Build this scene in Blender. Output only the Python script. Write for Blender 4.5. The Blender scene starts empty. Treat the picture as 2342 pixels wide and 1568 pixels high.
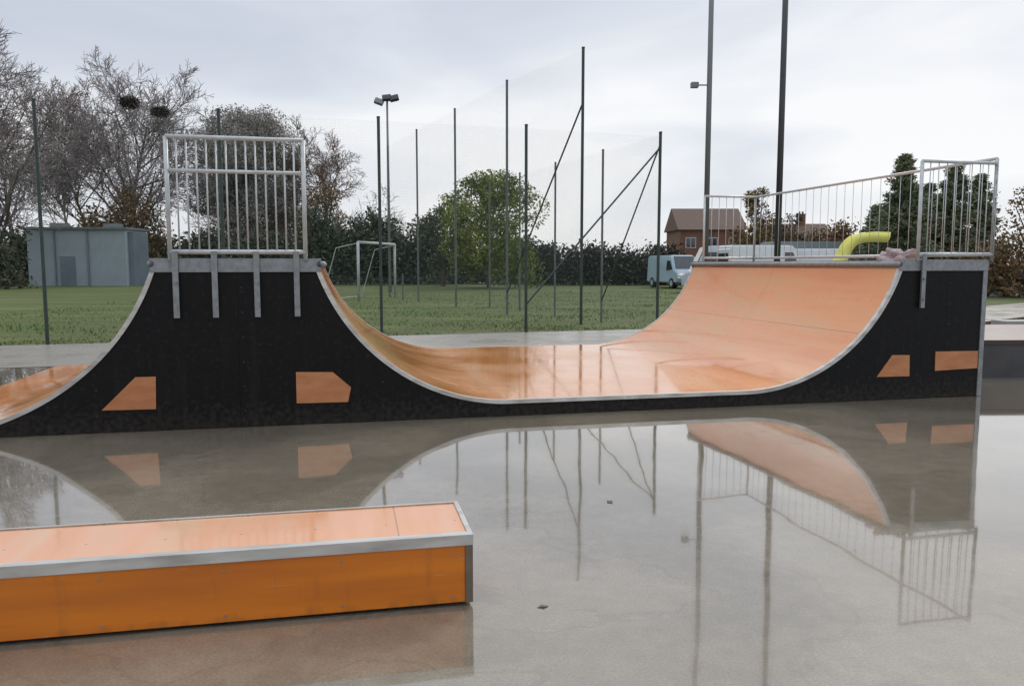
import bpy, bmesh, math, random
import numpy as np
from mathutils import Vector, Matrix, noise

sc = bpy.context.scene
col = sc.collection
R = math.radians

# ------------------------------------------------------------------ camera, sky, sun, exposure
CAMH = 1.45
PITCH = math.atan(179 / 1821.0)
cam_d = bpy.data.cameras.new('camera'); cam = bpy.data.objects.new('camera', cam_d); col.objects.link(cam)
cam_d.sensor_width = 36.0; cam_d.lens = 36.0 * 1821 / 2342; cam_d.clip_start = 0.05; cam_d.clip_end = 2000
cam.location = (0, 0, CAMH); cam.rotation_euler = (R(90) - PITCH, 0, 0)
sc.camera = cam

SUN_EL, SUN_AZ = R(38), R(28)
w = bpy.data.worlds.new('World'); sc.world = w; w.use_nodes = True
nt = w.node_tree; nt.nodes.clear()
def N(nt, t, **k):
    n = nt.nodes.new(t)
    for a, b in k.items(): setattr(n, a, b)
    return n
out = N(nt, 'ShaderNodeOutputWorld'); bg = N(nt, 'ShaderNodeBackground'); bg.inputs[1].default_value = 0.1
sky = N(nt, 'ShaderNodeTexSky', sky_type='NISHITA', sun_disc=False)
sky.sun_elevation = SUN_EL; sky.sun_rotation = SUN_AZ
tc = N(nt, 'ShaderNodeTexCoord')
mp = N(nt, 'ShaderNodeMapping'); mp.inputs['Scale'].default_value = (1.5, 1.5, 5.0); mp.inputs['Location'].default_value = (7.3, 2.4, 1.75)
nt.links.new(tc.outputs['Generated'], mp.inputs[0])
nz = N(nt, 'ShaderNodeTexNoise'); nz.inputs['Scale'].default_value = 1.35; nz.inputs['Detail'].default_value = 6; nz.inputs['Roughness'].default_value = 0.48
nz.inputs['Distortion'].default_value = 0.5
nt.links.new(mp.outputs[0], nz.inputs['Vector'])
# thin cloud where the sun stands behind it
dp = N(nt, 'ShaderNodeVectorMath', operation='DOT_PRODUCT')
sd = Vector((0.52, 0.80, 0.30)).normalized()
nt.links.new(tc.outputs['Generated'], dp.inputs[0]); dp.inputs[1].default_value = sd
mr = N(nt, 'ShaderNodeMapRange'); mr.inputs['From Min'].default_value = 0.935; mr.inputs['From Max'].default_value = 1.0
mr.inputs['To Min'].default_value = 0.0; mr.inputs['To Max'].default_value = 0.20; mr.interpolation_type = 'SMOOTHSTEP'
nt.links.new(dp.outputs['Value'], mr.inputs['Value'])
ad = N(nt, 'ShaderNodeMath', operation='ADD'); nt.links.new(nz.outputs[0], ad.inputs[0]); nt.links.new(mr.outputs[0], ad.inputs[1])
# brighter clouds low over the horizon
sx = N(nt, 'ShaderNodeSeparateXYZ'); nt.links.new(tc.outputs['Generated'], sx.inputs[0])
mh = N(nt, 'ShaderNodeMapRange'); mh.inputs['From Min'].default_value = 0.0; mh.inputs['From Max'].default_value = 0.27
mh.inputs['To Min'].default_value = 0.22; mh.inputs['To Max'].default_value = 0.0
nt.links.new(sx.outputs['Z'], mh.inputs['Value'])
ad2 = N(nt, 'ShaderNodeMath', operation='ADD'); # the long bright gap in the cloud low over the field
dq = N(nt, 'ShaderNodeVectorMath', operation='DOT_PRODUCT'); dq.inputs[1].default_value = Vector((0.14, 0.97, 0.15)).normalized()
nt.links.new(tc.outputs['Generated'], dq.inputs[0])
mq = N(nt, 'ShaderNodeMapRange'); mq.inputs['From Min'].default_value = 0.90; mq.inputs['From Max'].default_value = 1.0
mq.inputs['To Min'].default_value = 0.0; mq.inputs['To Max'].default_value = 0.13; mq.interpolation_type = 'SMOOTHSTEP'
nt.links.new(dq.outputs['Value'], mq.inputs['Value'])
aq = N(nt, 'ShaderNodeMath', operation='ADD'); nt.links.new(ad.outputs[0], aq.inputs[0]); nt.links.new(mq.outputs[0], aq.inputs[1])
nt.links.new(aq.outputs[0], ad2.inputs[0]); nt.links.new(mh.outputs[0], ad2.inputs[1])
cr = N(nt, 'ShaderNodeValToRGB')
cr.color_ramp.elements[0].position = 0.33; cr.color_ramp.elements[0].color = (.55, .59, .68, 1)
cr.color_ramp.elements[1].position = 0.82; cr.color_ramp.elements[1].color = (.90, .905, .92, 1)
e = cr.color_ramp.elements.new(0.575); e.color = (.68, .72, .79, 1)
nt.links.new(ad2.outputs[0], cr.inputs[0])
vs = N(nt, 'ShaderNodeVectorMath', operation='SCALE'); vs.inputs['Scale'].default_value = 10.6
nt.links.new(cr.outputs[0], vs.inputs[0])
# an overcast sky is brighter overhead than low down
zb_ = N(nt, 'ShaderNodeMapRange'); zb_.inputs['From Min'].default_value = 0.36; zb_.inputs['From Max'].default_value = 0.95
zb_.inputs['To Min'].default_value = 10.6; zb_.inputs['To Max'].default_value = 21.0
nt.links.new(sx.outputs['Z'], zb_.inputs['Value']); nt.links.new(zb_.outputs[0], vs.inputs['Scale'])
mx = N(nt, 'ShaderNodeMix', data_type='RGBA'); mx.inputs['Factor'].default_value = 0.93
nt.links.new(sky.outputs[0], mx.inputs['A']); nt.links.new(vs.outputs[0], mx.inputs['B'])
nt.links.new(mx.outputs['Result'], bg.inputs[0]); nt.links.new(bg.outputs[0], out.inputs[0])

sun_d = bpy.data.lights.new('sun', 'SUN'); sun_d.energy = 1.2; sun_d.angle = R(16); sun_d.color = (1, .965, .91)
sun = bpy.data.objects.new('sun', sun_d); col.objects.link(sun)
sdir = Vector((math.sin(SUN_AZ) * math.cos(SUN_EL), math.cos(SUN_AZ) * math.cos(SUN_EL), math.sin(SUN_EL)))
sun.rotation_euler = sdir.to_track_quat('Z', 'Y').to_euler()
sun.location = (0, 0, 30)
vw = sc.view_settings; vw.view_transform = 'Standard'; vw.look = 'None'; vw.exposure = 0; vw.gamma = 1
sc.cycles.transparent_max_bounces = 32
sc.cycles.max_bounces = 8

# ------------------------------------------------------------------ helpers
def ray(x, y):
    a = (x - 1171) / 1821.0; b = -(y - 784) / 1821.0
    return Vector((a, math.cos(PITCH) + b * math.sin(PITCH), -math.sin(PITCH) + b * math.cos(PITCH)))
def at(x, y, Y):
    r = ray(x, y); t = Y / r.y
    return Vector((r.x * t, Y, CAMH + r.z * t))
def gx(x, Y): return (x - 1171) / 1821.0 * (Y + 0.1)

def tag(o, label=None, cat=None, group=None, kind=None):
    if label: o['label'] = label
    if cat: o['category'] = cat
    if group: o['group'] = group
    if kind: o['kind'] = kind
    return o
def empty(name, loc=(0, 0, 0), rz=0, **k):
    o = bpy.data.objects.new(name, None); col.objects.link(o); o.location = loc; o.rotation_euler = (0, 0, rz)
    o.empty_display_size = .2
    return tag(o, **k)
class MB:
    def __init__(s): s.v = []; s.f = []; s.uv = None
    def quad(s, a, b, c, d):
        i = len(s.v); s.v += [tuple(a), tuple(b), tuple(c), tuple(d)]; s.f.append((i, i+1, i+2, i+3)); return s
    def box(s, x0, x1, y0, y1, z0, z1, M=None):
        i = len(s.v)
        P = [(x0,y0,z0),(x1,y0,z0),(x1,y1,z0),(x0,y1,z0),(x0,y0,z1),(x1,y0,z1),(x1,y1,z1),(x0,y1,z1)]
        if M is not None: P = [tuple(M @ Vector(p)) for p in P]
        s.v += P
        s.f += [(i,i+3,i+2,i+1),(i+4,i+5,i+6,i+7),(i,i+1,i+5,i+4),(i+1,i+2,i+6,i+5),(i+2,i+3,i+7,i+6),(i+3,i,i+4,i+7)]
        return s
    def tube(s, p0, p1, r0, r1=None, n=8, cap=True):
        r1 = r0 if r1 is None else r1
        p0 = Vector(p0); p1 = Vector(p1); d = (p1 - p0)
        if d.length < 1e-6: return s
        d.normalize(); a = d.orthogonal().normalized(); b = d.cross(a); i = len(s.v)
        for k in range(n):
            t = 2 * math.pi * k / n; o = a * math.cos(t) + b * math.sin(t)
            s.v.append(tuple(p0 + o * r0)); s.v.append(tuple(p1 + o * r1))
        for k in range(n):
            j = (k + 1) % n; s.f.append((i+2*k, i+2*j, i+2*j+1, i+2*k+1))
        if cap:
            s.f.append(tuple(i + 2*k for k in reversed(range(n)))); s.f.append(tuple(i + 2*k + 1 for k in range(n)))
        return s
    def path(s, pts, r, n=8):
        for a, b in zip(pts, pts[1:]): s.tube(a, b, r, n=n)
        return s
    def prism(s, poly, y0, y1):   # polygon in xz extruded in y
        n = len(poly); i = len(s.v)
        s.v += [(p[0], y0, p[1]) for p in poly] + [(p[0], y1, p[1]) for p in poly]
        s.f.append(tuple(range(i, i+n))); s.f.append(tuple(reversed(range(i+n, i+2*n))))
        for k in range(n):
            j = (k+1) % n; s.f.append((i+k, i+n+k, i+n+j, i+j))
        return s
    def build(s, name, m, parent=None, smooth=False, bevel=0, **k):
        me = bpy.data.meshes.new(name); me.from_pydata(s.v, [], s.f); me.update()
        me.materials.append(m)
        if smooth:
            for p in me.polygons: p.use_smooth = True
        bm = bmesh.new(); bm.from_mesh(me); bmesh.ops.recalc_face_normals(bm, faces=bm.faces)
        if bevel:
            bmesh.ops.remove_doubles(bm, verts=bm.verts, dist=1e-5)
            es = [e for e in bm.edges if len(e.link_faces) == 2 and e.calc_face_angle(0) > .5]
            bmesh.ops.bevel(bm, geom=es, offset=bevel, segments=2, affect='EDGES', clamp_overlap=True)
        bm.to_mesh(me); bm.free()
        o = bpy.data.objects.new(name, me); col.objects.link(o)
        if parent: o.parent = parent
        return tag(o, **k)
def children(o): return [c for c in bpy.data.objects if c.parent == o]
def copy_tree(o, parent=None):
    c = o.copy(); col.objects.link(c); c.parent = parent
    for ch in children(o): copy_tree(ch, c)
    return c

def mat(name, color, rough=.6, metal=0, c2=None, scale=4, stretch=(1,1,1), bump=0, bscale=None, detail=5, spec=None,
        alpha=None, rr=None, ramp=(.35, .65), coat=0):
    m = bpy.data.materials.new(name); m.use_nodes = True; t = m.node_tree; b = t.nodes['Principled BSDF']
    b.inputs['Roughness'].default_value = rough; b.inputs['Metallic'].default_value = metal
    b.inputs['Coat Weight'].default_value = coat; b.inputs['Coat Roughness'].default_value = .05
    if spec is not None: b.inputs['Specular IOR Level'].default_value = spec
    tc = N(t, 'ShaderNodeTexCoord'); mp = N(t, 'ShaderNodeMapping'); mp.inputs['Scale'].default_value = stretch
    t.links.new(tc.outputs['Object'], mp.inputs[0])
    nz = N(t, 'ShaderNodeTexNoise'); nz.inputs['Scale'].default_value = scale; nz.inputs['Detail'].default_value = detail
    t.links.new(mp.outputs[0], nz.inputs['Vector'])
    if c2 is None: c2 = tuple(min(1, c * .75) for c in color)
    cr = N(t, 'ShaderNodeValToRGB'); cr.color_ramp.elements[0].position = ramp[0]; cr.color_ramp.elements[1].position = ramp[1]
    cr.color_ramp.elements[0].color = (*color, 1); cr.color_ramp.elements[1].color = (*c2, 1)
    t.links.new(nz.outputs[0], cr.inputs[0]); t.links.new(cr.outputs[0], b.inputs['Base Color'])
    if rr:
        q = N(t, 'ShaderNodeMapRange'); q.inputs['From Min'].default_value = .35; q.inputs['From Max'].default_value = .65
        q.inputs['To Min'].default_value = rr[0]; q.inputs['To Max'].default_value = rr[1]
        t.links.new(nz.outputs[0], q.inputs['Value']); t.links.new(q.outputs[0], b.inputs['Roughness'])
    if bump:
        n2 = N(t, 'ShaderNodeTexNoise'); n2.inputs['Scale'].default_value = bscale or scale * 3; n2.inputs['Detail'].default_value = 4
        t.links.new(mp.outputs[0], n2.inputs['Vector'])
        bp = N(t, 'ShaderNodeBump'); bp.inputs['Strength'].default_value = bump; bp.inputs['Distance'].default_value = .02
        t.links.new(n2.outputs[0], bp.inputs['Height']); t.links.new(bp.outputs[0], b.inputs['Normal'])
    return m

def wet_concrete():
    m = bpy.data.materials.new('wet_concrete'); m.use_nodes = True; t = m.node_tree; b = t.nodes['Principled BSDF']
    tc = N(t, 'ShaderNodeTexCoord')
    n1 = N(t, 'ShaderNodeTexNoise'); n1.inputs['Scale'].default_value = .45; n1.inputs['Detail'].default_value = 3
    n2 = N(t, 'ShaderNodeTexNoise'); n2.inputs['Scale'].default_value = 9; n2.inputs['Detail'].default_value = 8; n2.inputs['Roughness'].default_value = .7
    n3 = N(t, 'ShaderNodeTexNoise'); n3.inputs['Scale'].default_value = 90; n3.inputs['Detail'].default_value = 3
    for n in (n1, n2, n3): t.links.new(tc.outputs['Object'], n.inputs['Vector'])
    mixf = N(t, 'ShaderNodeMath', operation='MULTIPLY_ADD'); mixf.inputs[1].default_value = .5
    t.links.new(n2.outputs[0], mixf.inputs[0]); 
    h = N(t, 'ShaderNodeMath', operation='MULTIPLY'); h.inputs[1].default_value = .5; t.links.new(n1.outputs[0], h.inputs[0])
    t.links.new(h.outputs[0], mixf.inputs[2])
    cr = N(t, 'ShaderNodeValToRGB')
    cr.color_ramp.elements[0].position = .36; cr.color_ramp.elements[0].color = (.185, .156, .114, 1)
    cr.color_ramp.elements[1].position = .66; cr.color_ramp.elements[1].color = (.268, .228, .170, 1)
    t.links.new(mixf.outputs[0], cr.inputs[0])
    sp = N(t, 'ShaderNodeMapRange'); sp.inputs['From Min'].default_value = .3; sp.inputs['From Max'].default_value = .7
    sp.inputs['To Min'].default_value = .82; sp.inputs['To Max'].default_value = 1.15
    t.links.new(n3.outputs[0], sp.inputs['Value'])
    mu = N(t, 'ShaderNodeVectorMath', operation='SCALE'); t.links.new(cr.outputs[0], mu.inputs[0]); t.links.new(sp.outputs[0], mu.inputs['Scale'])
    n5 = N(t, 'ShaderNodeTexNoise'); n5.inputs['Scale'].default_value = .8; n5.inputs['Detail'].default_value = 5; n5.inputs['Distortion'].default_value = .4
    t.links.new(tc.outputs['Object'], n5.inputs['Vector'])
    cp_ = N(t, 'ShaderNodeMath', operation='COMPARE'); cp_.inputs[1].default_value = .5; cp_.inputs[2].default_value = .006; t.links.new(n5.outputs[0], cp_.inputs[0])
    tm = N(t, 'ShaderNodeMapRange'); tm.inputs['To Min'].default_value = 1; tm.inputs['To Max'].default_value = .90; t.links.new(cp_.outputs[0], tm.inputs['Value'])
    pt = N(t, 'ShaderNodeMapRange'); pt.inputs['From Min'].default_value = .44; pt.inputs['From Max'].default_value = .56; pt.inputs['To Min'].default_value = .88; pt.inputs['To Max'].default_value = 1.1
    t.links.new(n5.outputs[0], pt.inputs['Value'])
    ml = N(t, 'ShaderNodeMath', operation='MULTIPLY'); t.links.new(tm.outputs[0], ml.inputs[0]); t.links.new(pt.outputs[0], ml.inputs[1])
    mu2 = N(t, 'ShaderNodeVectorMath', operation='SCALE'); t.links.new(mu.outputs[0], mu2.inputs[0]); t.links.new(ml.outputs[0], mu2.inputs['Scale'])
    t.links.new(mu2.outputs[0], b.inputs['Base Color'])
    q = N(t, 'ShaderNodeMapRange'); q.inputs['From Min'].default_value = .4; q.inputs['From Max'].default_value = .68
    q.inputs['To Min'].default_value = .02; q.inputs['To Max'].default_value = .11
    t.links.new(mixf.outputs[0], q.inputs['Value']); t.links.new(q.outputs[0], b.inputs['Roughness'])
    b.inputs['IOR'].default_value = 1.6; b.inputs['Specular IOR Level'].default_value = .6
    b.inputs['Coat Weight'].default_value = .75; b.inputs['Coat Roughness'].default_value = .008; b.inputs['Coat IOR'].default_value = 1.4
    n4 = N(t, 'ShaderNodeTexNoise'); n4.inputs['Scale'].default_value = 1.1; n4.inputs['Detail'].default_value = 1
    t.links.new(tc.outputs['Object'], n4.inputs['Vector'])
    bp = N(t, 'ShaderNodeBump'); bp.inputs['Strength'].default_value = .25; bp.inputs['Distance'].default_value = .012
    t.links.new(n4.outputs[0], bp.inputs['Height'])
    bp2 = N(t, 'ShaderNodeBump'); bp2.inputs['Strength'].default_value = .05; bp2.inputs['Distance'].default_value = .004
    t.links.new(n2.outputs[0], bp2.inputs['Height']); t.links.new(bp.outputs[0], bp2.inputs['Normal'])
    t.links.new(bp2.outputs[0], b.inputs['Normal']); t.links.new(bp.outputs[0], b.inputs['Coat Normal'])
    return m

def plywood(name, A, B, C2, rough=(.09, .28), sheet=1.22, dark=.55):
    """phenolic ply boards: streaks along local Y, sheets along local X with thin joints"""
    m = bpy.data.materials.new(name); m.use_nodes = True; t = m.node_tree; b = t.nodes['Principled BSDF']
    tc = N(t, 'ShaderNodeTexCoord'); mp = N(t, 'ShaderNodeMapping'); mp.inputs['Scale'].default_value = (7, .7, 7)
    t.links.new(tc.outputs['Object'], mp.inputs[0])
    n1 = N(t, 'ShaderNodeTexNoise'); n1.inputs['Scale'].default_value = 1.0; n1.inputs['Detail'].default_value = 6; n1.inputs['Roughness'].default_value = .6
    t.links.new(mp.outputs[0], n1.inputs['Vector'])
    n2 = N(t, 'ShaderNodeTexNoise'); n2.inputs['Scale'].default_value = .8; n2.inputs['Detail'].default_value = 4
    t.links.new(tc.outputs['Object'], n2.inputs['Vector'])
    m1 = N(t, 'ShaderNodeMath', operation='MULTIPLY_ADD'); m1.inputs[1].default_value = .55; t.links.new(n1.outputs[0], m1.inputs[0])
    m2 = N(t, 'ShaderNodeMath', operation='MULTIPLY'); m2.inputs[1].default_value = .45; t.links.new(n2.outputs[0], m2.inputs[0]); t.links.new(m2.outputs[0], m1.inputs[2])
    cr = N(t, 'ShaderNodeValToRGB'); cr.color_ramp.elements[0].position = .38; cr.color_ramp.elements[0].color = (*A, 1)
    cr.color_ramp.elements[1].position = .62; cr.color_ramp.elements[1].color = (*B, 1)
    e = cr.color_ramp.elements.new(.5); e.color = (*C2, 1)
    t.links.new(m1.outputs[0], cr.inputs[0])
    # joints between the boards
    sp = N(t, 'ShaderNodeSeparateXYZ'); t.links.new(tc.outputs['Object'], sp.inputs[0])
    js = []
    for ax, per, off in (('X', sheet, .31), ('Y', 2.5, .02)):
        a = N(t, 'ShaderNodeMath', operation='ADD'); a.inputs[1].default_value = off; t.links.new(sp.outputs[ax], a.inputs[0])
        p = N(t, 'ShaderNodeMath', operation='PINGPONG'); p.inputs[1].default_value = per / 2; t.links.new(a.outputs[0], p.inputs[0])
        c = N(t, 'ShaderNodeMath', operation='GREATER_THAN'); c.inputs[1].default_value = .0035; t.links.new(p.outputs[0], c.inputs[0])
        js.append(c)
    mm = N(t, 'ShaderNodeMath', operation='MULTIPLY'); t.links.new(js[0].outputs[0], mm.inputs[0]); t.links.new(js[1].outputs[0], mm.inputs[1])
    ds = []
    for ax, per, off in (('X', .305, .05), ('Y', .25, .03)):
        a = N(t, 'ShaderNodeMath', operation='ADD'); a.inputs[1].default_value = off; t.links.new(sp.outputs[ax], a.inputs[0])
        p = N(t, 'ShaderNodeMath', operation='PINGPONG'); p.inputs[1].default_value = per / 2; t.links.new(a.outputs[0], p.inputs[0])
        c = N(t, 'ShaderNodeMath', operation='LESS_THAN'); c.inputs[1].default_value = .0055; t.links.new(p.outputs[0], c.inputs[0]); ds.append(c)
    dm = N(t, 'ShaderNodeMath', operation='MULTIPLY'); t.links.new(ds[0].outputs[0], dm.inputs[0]); t.links.new(ds[1].outputs[0], dm.inputs[1])
    dn_ = N(t, 'ShaderNodeMath', operation='SUBTRACT'); t.links.new(mm.outputs[0], dn_.inputs[0]); t.links.new(dm.outputs[0], dn_.inputs[1])
    mr = N(t, 'ShaderNodeMapRange'); mr.inputs['To Min'].default_value = dark; t.links.new(dn_.outputs[0], mr.inputs['Value'])
    sc_ = N(t, 'ShaderNodeVectorMath', operation='SCALE'); t.links.new(cr.outputs[0], sc_.inputs[0]); t.links.new(mr.outputs[0], sc_.inputs['Scale'])
    t.links.new(sc_.outputs[0], b.inputs['Base Color'])
    q = N(t, 'ShaderNodeMapRange'); q.inputs['From Min'].default_value = .38; q.inputs['From Max'].default_value = .62
    q.inputs['To Min'].default_value = rough[0]; q.inputs['To Max'].default_value = rough[1]
    t.links.new(n2.outputs[0], q.inputs['Value']); t.links.new(q.outputs[0], b.inputs['Roughness'])
    b.inputs['Coat Weight'].default_value = .5; b.inputs['Coat Roughness'].default_value = .06
    bp = N(t, 'ShaderNodeBump'); bp.inputs['Strength'].default_value = .06; bp.inputs['Distance'].default_value = .01
    t.links.new(m1.outputs[0], bp.inputs['Height']); t.links.new(bp.outputs[0], b.inputs['Normal'])
    return m

def net_mat(name, color, cell, wire):
    m = bpy.data.materials.new(name); m.use_nodes = True; t = m.node_tree; b = t.nodes['Principled BSDF']
    b.inputs['Base Color'].default_value = (*color, 1); b.inputs['Roughness'].default_value = .5
    tc = N(t, 'ShaderNodeTexCoord'); sp = N(t, 'ShaderNodeSeparateXYZ'); t.links.new(tc.outputs['Object'], sp.inputs[0])
    gs = []
    for ax in 'XZ':
        p = N(t, 'ShaderNodeMath', operation='PINGPONG'); p.inputs[1].default_value = cell / 2; t.links.new(sp.outputs[ax], p.inputs[0])
        c = N(t, 'ShaderNodeMath', operation='LESS_THAN'); c.inputs[1].default_value = wire / 2; t.links.new(p.outputs[0], c.inputs[0]); gs.append(c)
    mm = N(t, 'ShaderNodeMath', operation='MAXIMUM'); t.links.new(gs[0].outputs[0], mm.inputs[0]); t.links.new(gs[1].outputs[0], mm.inputs[1])
    t.links.new(mm.outputs[0], b.inputs['Alpha'])
    return m

M = {}
M['concrete'] = wet_concrete()
M['ply'] = plywood('wet_orange_plywood', (.66, .22, .045), (.62, .31, .105), (.70, .27, .075))
M['ledge_ply'] = plywood('ledge_top_plywood', (.68, .30, .12), (.66, .40, .22), (.72, .34, .17), sheet=2.4)
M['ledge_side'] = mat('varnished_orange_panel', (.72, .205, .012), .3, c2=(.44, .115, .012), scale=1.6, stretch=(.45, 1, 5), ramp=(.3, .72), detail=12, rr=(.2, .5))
t_ = M['ledge_side'].node_tree; bs_ = t_.nodes['Principled BSDF']; src = bs_.inputs['Base Color'].links[0].from_socket
tc_ = N(t_, 'ShaderNodeTexCoord'); sp_ = N(t_, 'ShaderNodeSeparateXYZ'); t_.links.new(tc_.outputs['Object'], sp_.inputs[0])
mp_ = N(t_, 'ShaderNodeMapping'); mp_.inputs['Scale'].default_value = (1, 1, .25); t_.links.new(tc_.outputs['Object'], mp_.inputs[0])
nn_ = N(t_, 'ShaderNodeTexNoise'); nn_.inputs['Scale'].default_value = 14; nn_.inputs['Detail'].default_value = 8; t_.links.new(mp_.outputs[0], nn_.inputs['Vector'])
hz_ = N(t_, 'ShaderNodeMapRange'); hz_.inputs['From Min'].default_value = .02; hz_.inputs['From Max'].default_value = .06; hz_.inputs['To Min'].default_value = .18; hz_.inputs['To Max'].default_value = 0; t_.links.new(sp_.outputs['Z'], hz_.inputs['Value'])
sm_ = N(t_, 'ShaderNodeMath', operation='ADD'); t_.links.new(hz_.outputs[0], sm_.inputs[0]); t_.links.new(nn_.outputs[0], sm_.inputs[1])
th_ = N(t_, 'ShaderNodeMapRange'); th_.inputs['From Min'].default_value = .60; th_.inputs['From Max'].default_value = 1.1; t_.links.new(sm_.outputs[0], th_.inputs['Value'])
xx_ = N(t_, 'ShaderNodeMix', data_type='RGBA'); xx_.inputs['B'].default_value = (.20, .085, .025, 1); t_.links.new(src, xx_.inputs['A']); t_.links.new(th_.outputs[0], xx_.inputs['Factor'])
# short scuffs left by boards
m2_ = N(t_, 'ShaderNodeMapping'); m2_.inputs['Scale'].default_value = (3, 3, 40); m2_.inputs['Rotation'].default_value = (0, .12, 0); t_.links.new(tc_.outputs['Object'], m2_.inputs[0])
n2_ = N(t_, 'ShaderNodeTexNoise'); n2_.inputs['Scale'].default_value = 1.5; n2_.inputs['Detail'].default_value = 6; t_.links.new(m2_.outputs[0], n2_.inputs['Vector'])
c2_ = N(t_, 'ShaderNodeMapRange'); c2_.inputs['From Min'].default_value = .66; c2_.inputs['From Max'].default_value = .72; c2_.inputs['To Max'].default_value = .55; t_.links.new(n2_.outputs[0], c2_.inputs['Value'])
x2_ = N(t_, 'ShaderNodeMix', data_type='RGBA'); x2_.inputs['B'].default_value = (.50, .30, .14, 1); t_.links.new(xx_.outputs['Result'], x2_.inputs['A']); t_.links.new(c2_.outputs[0], x2_.inputs['Factor'])
t_.links.new(x2_.outputs['Result'], bs_.inputs['Base Color'])
M['inset'] = mat('orange_inset_board', (.56, .235, .10), .35, c2=(.44, .17, .065), scale=4, stretch=(1, 1, 2.5), detail=8)
def black_panel():
    m = bpy.data.materials.new('black_film_faced_ply'); m.use_nodes = True; t = m.node_tree; b = t.nodes['Principled BSDF']
    tc = N(t, 'ShaderNodeTexCoord'); sp = N(t, 'ShaderNodeSeparateXYZ'); t.links.new(tc.outputs['Object'], sp.inputs[0])
    def line(ax, per, off, wd):
        a = N(t, 'ShaderNodeMath', operation='ADD'); a.inputs[1].default_value = off; t.links.new(sp.outputs[ax], a.inputs[0])
        p = N(t, 'ShaderNodeMath', operation='PINGPONG'); p.inputs[1].default_value = per / 2; t.links.new(a.outputs[0], p.inputs[0])
        c = N(t, 'ShaderNodeMath', operation='LESS_THAN'); c.inputs[1].default_value = wd; t.links.new(p.outputs[0], c.inputs[0]); return c
    jt = line('X', 2.44, .5, .003)
    # screw heads beside the joints
    s1 = line('X', 1.22, .46, .006); s2 = line('Z', .22, .07, .006)
    sc_ = N(t, 'ShaderNodeMath', operation='MULTIPLY'); t.links.new(s1.outputs[0], sc_.inputs[0]); t.links.new(s2.outputs[0], sc_.inputs[1])
    # mud splashed up from the slab, ragged, and vertical rain streaks and scuffs
    mp = N(t, 'ShaderNodeMapping'); mp.inputs['Scale'].default_value = (9, 9, 1.3); t.links.new(tc.outputs['Object'], mp.inputs[0])
    n1 = N(t, 'ShaderNodeTexNoise'); n1.inputs['Scale'].default_value = 1.0; n1.inputs['Detail'].default_value = 7; t.links.new(mp.outputs[0], n1.inputs['Vector'])
    n2 = N(t, 'ShaderNodeTexNoise'); n2.inputs['Scale'].default_value = 22; n2.inputs['Detail'].default_value = 6; t.links.new(tc.outputs['Object'], n2.inputs['Vector'])
    hz = N(t, 'ShaderNodeMapRange'); hz.inputs['From Min'].default_value = .0; hz.inputs['From Max'].default_value = .30; hz.inputs['To Min'].default_value = .28; hz.inputs['To Max'].default_value = 0
    t.links.new(sp.outputs['Z'], hz.inputs['Value'])
    sm = N(t, 'ShaderNodeMath', operation='ADD'); t.links.new(hz.outputs[0], sm.inputs[0]); t.links.new(n2.outputs[0], sm.inputs[1])
    th = N(t, 'ShaderNodeMapRange'); th.inputs['From Min'].default_value = .55; th.inputs['From Max'].default_value = .95; t.links.new(sm.outputs[0], th.inputs['Value'])
    st = N(t, 'ShaderNodeMapRange'); st.inputs['From Min'].default_value = .52; st.inputs['From Max'].default_value = .75; st.inputs['To Max'].default_value = .8; t.links.new(n1.outputs[0], st.inputs['Value'])
    def mix(a_in, colr, fac):
        x = N(t, 'ShaderNodeMix', data_type='RGBA'); x.inputs['B'].default_value = (*colr, 1)
        if isinstance(a_in, tuple): x.inputs['A'].default_value = (*a_in, 1)
        else: t.links.new(a_in, x.inputs['A'])
        t.links.new(fac, x.inputs['Factor']); return x.outputs['Result']
    c = mix((.0065, .0065, .007), (.016, .0155, .015), st.outputs[0])
    c = mix(c, (.036, .030, .024), th.outputs[0]); c = mix(c, (.0015, .0015, .0015), jt.outputs[0]); c = mix(c, (.05, .05, .05), sc_.outputs[0])
    t.links.new(c, b.inputs['Base Color']); b.inputs['Specular IOR Level'].default_value = .18
    q = N(t, 'ShaderNodeMapRange'); q.inputs['To Min'].default_value = .32; q.inputs['To Max'].default_value = .65; t.links.new(n1.outputs[0], q.inputs['Value']); t.links.new(q.outputs[0], b.inputs['Roughness'])
    bp = N(t, 'ShaderNodeBump'); bp.inputs['Strength'].default_value = .15; bp.inputs['Distance'].default_value = .004; t.links.new(n2.outputs[0], bp.inputs['Height']); t.links.new(bp.outputs[0], b.inputs['Normal'])
    return m
M['black'] = black_panel()
M['gal'] = mat('galvanised_steel', (.30, .31, .315), .45, metal=.5, c2=(.22, .23, .235), scale=22)
M['gal_pale'] = mat('pale_galvanised_tube', (.56, .58, .58), .4, metal=.2, c2=(.46, .48, .48), scale=14)
M['gal_light'] = mat('bright_galvanised_edge', (.60, .585, .55), .36, metal=.35, c2=(.36, .335, .30), scale=3, stretch=(1.2, 5, 5), detail=12, ramp=(.4, .75), rr=(.25, .5))
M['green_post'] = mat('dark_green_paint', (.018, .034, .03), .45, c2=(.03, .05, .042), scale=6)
M['pale_post'] = mat('barrier_paint_and_post_haze', (.09, .105, .10), .5, c2=(.13, .14, .135), scale=6)  # barrier paint; on the far fence posts this paler tone is painted haze
M['net'] = net_mat('green_fence_wire', (.10, .15, .13), .03, .0009)
M['net_tall'] = net_mat('grey_green_netting', (.14, .16, .155), .03, .0009)
M['grass'] = mat('field_grass', (.068, .106, .024), .9, c2=(.112, .142, .044), scale=.35, stretch=(.6, 2, 1), bump=.25, bscale=14, detail=10, ramp=(.36, .66), spec=.2)
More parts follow.
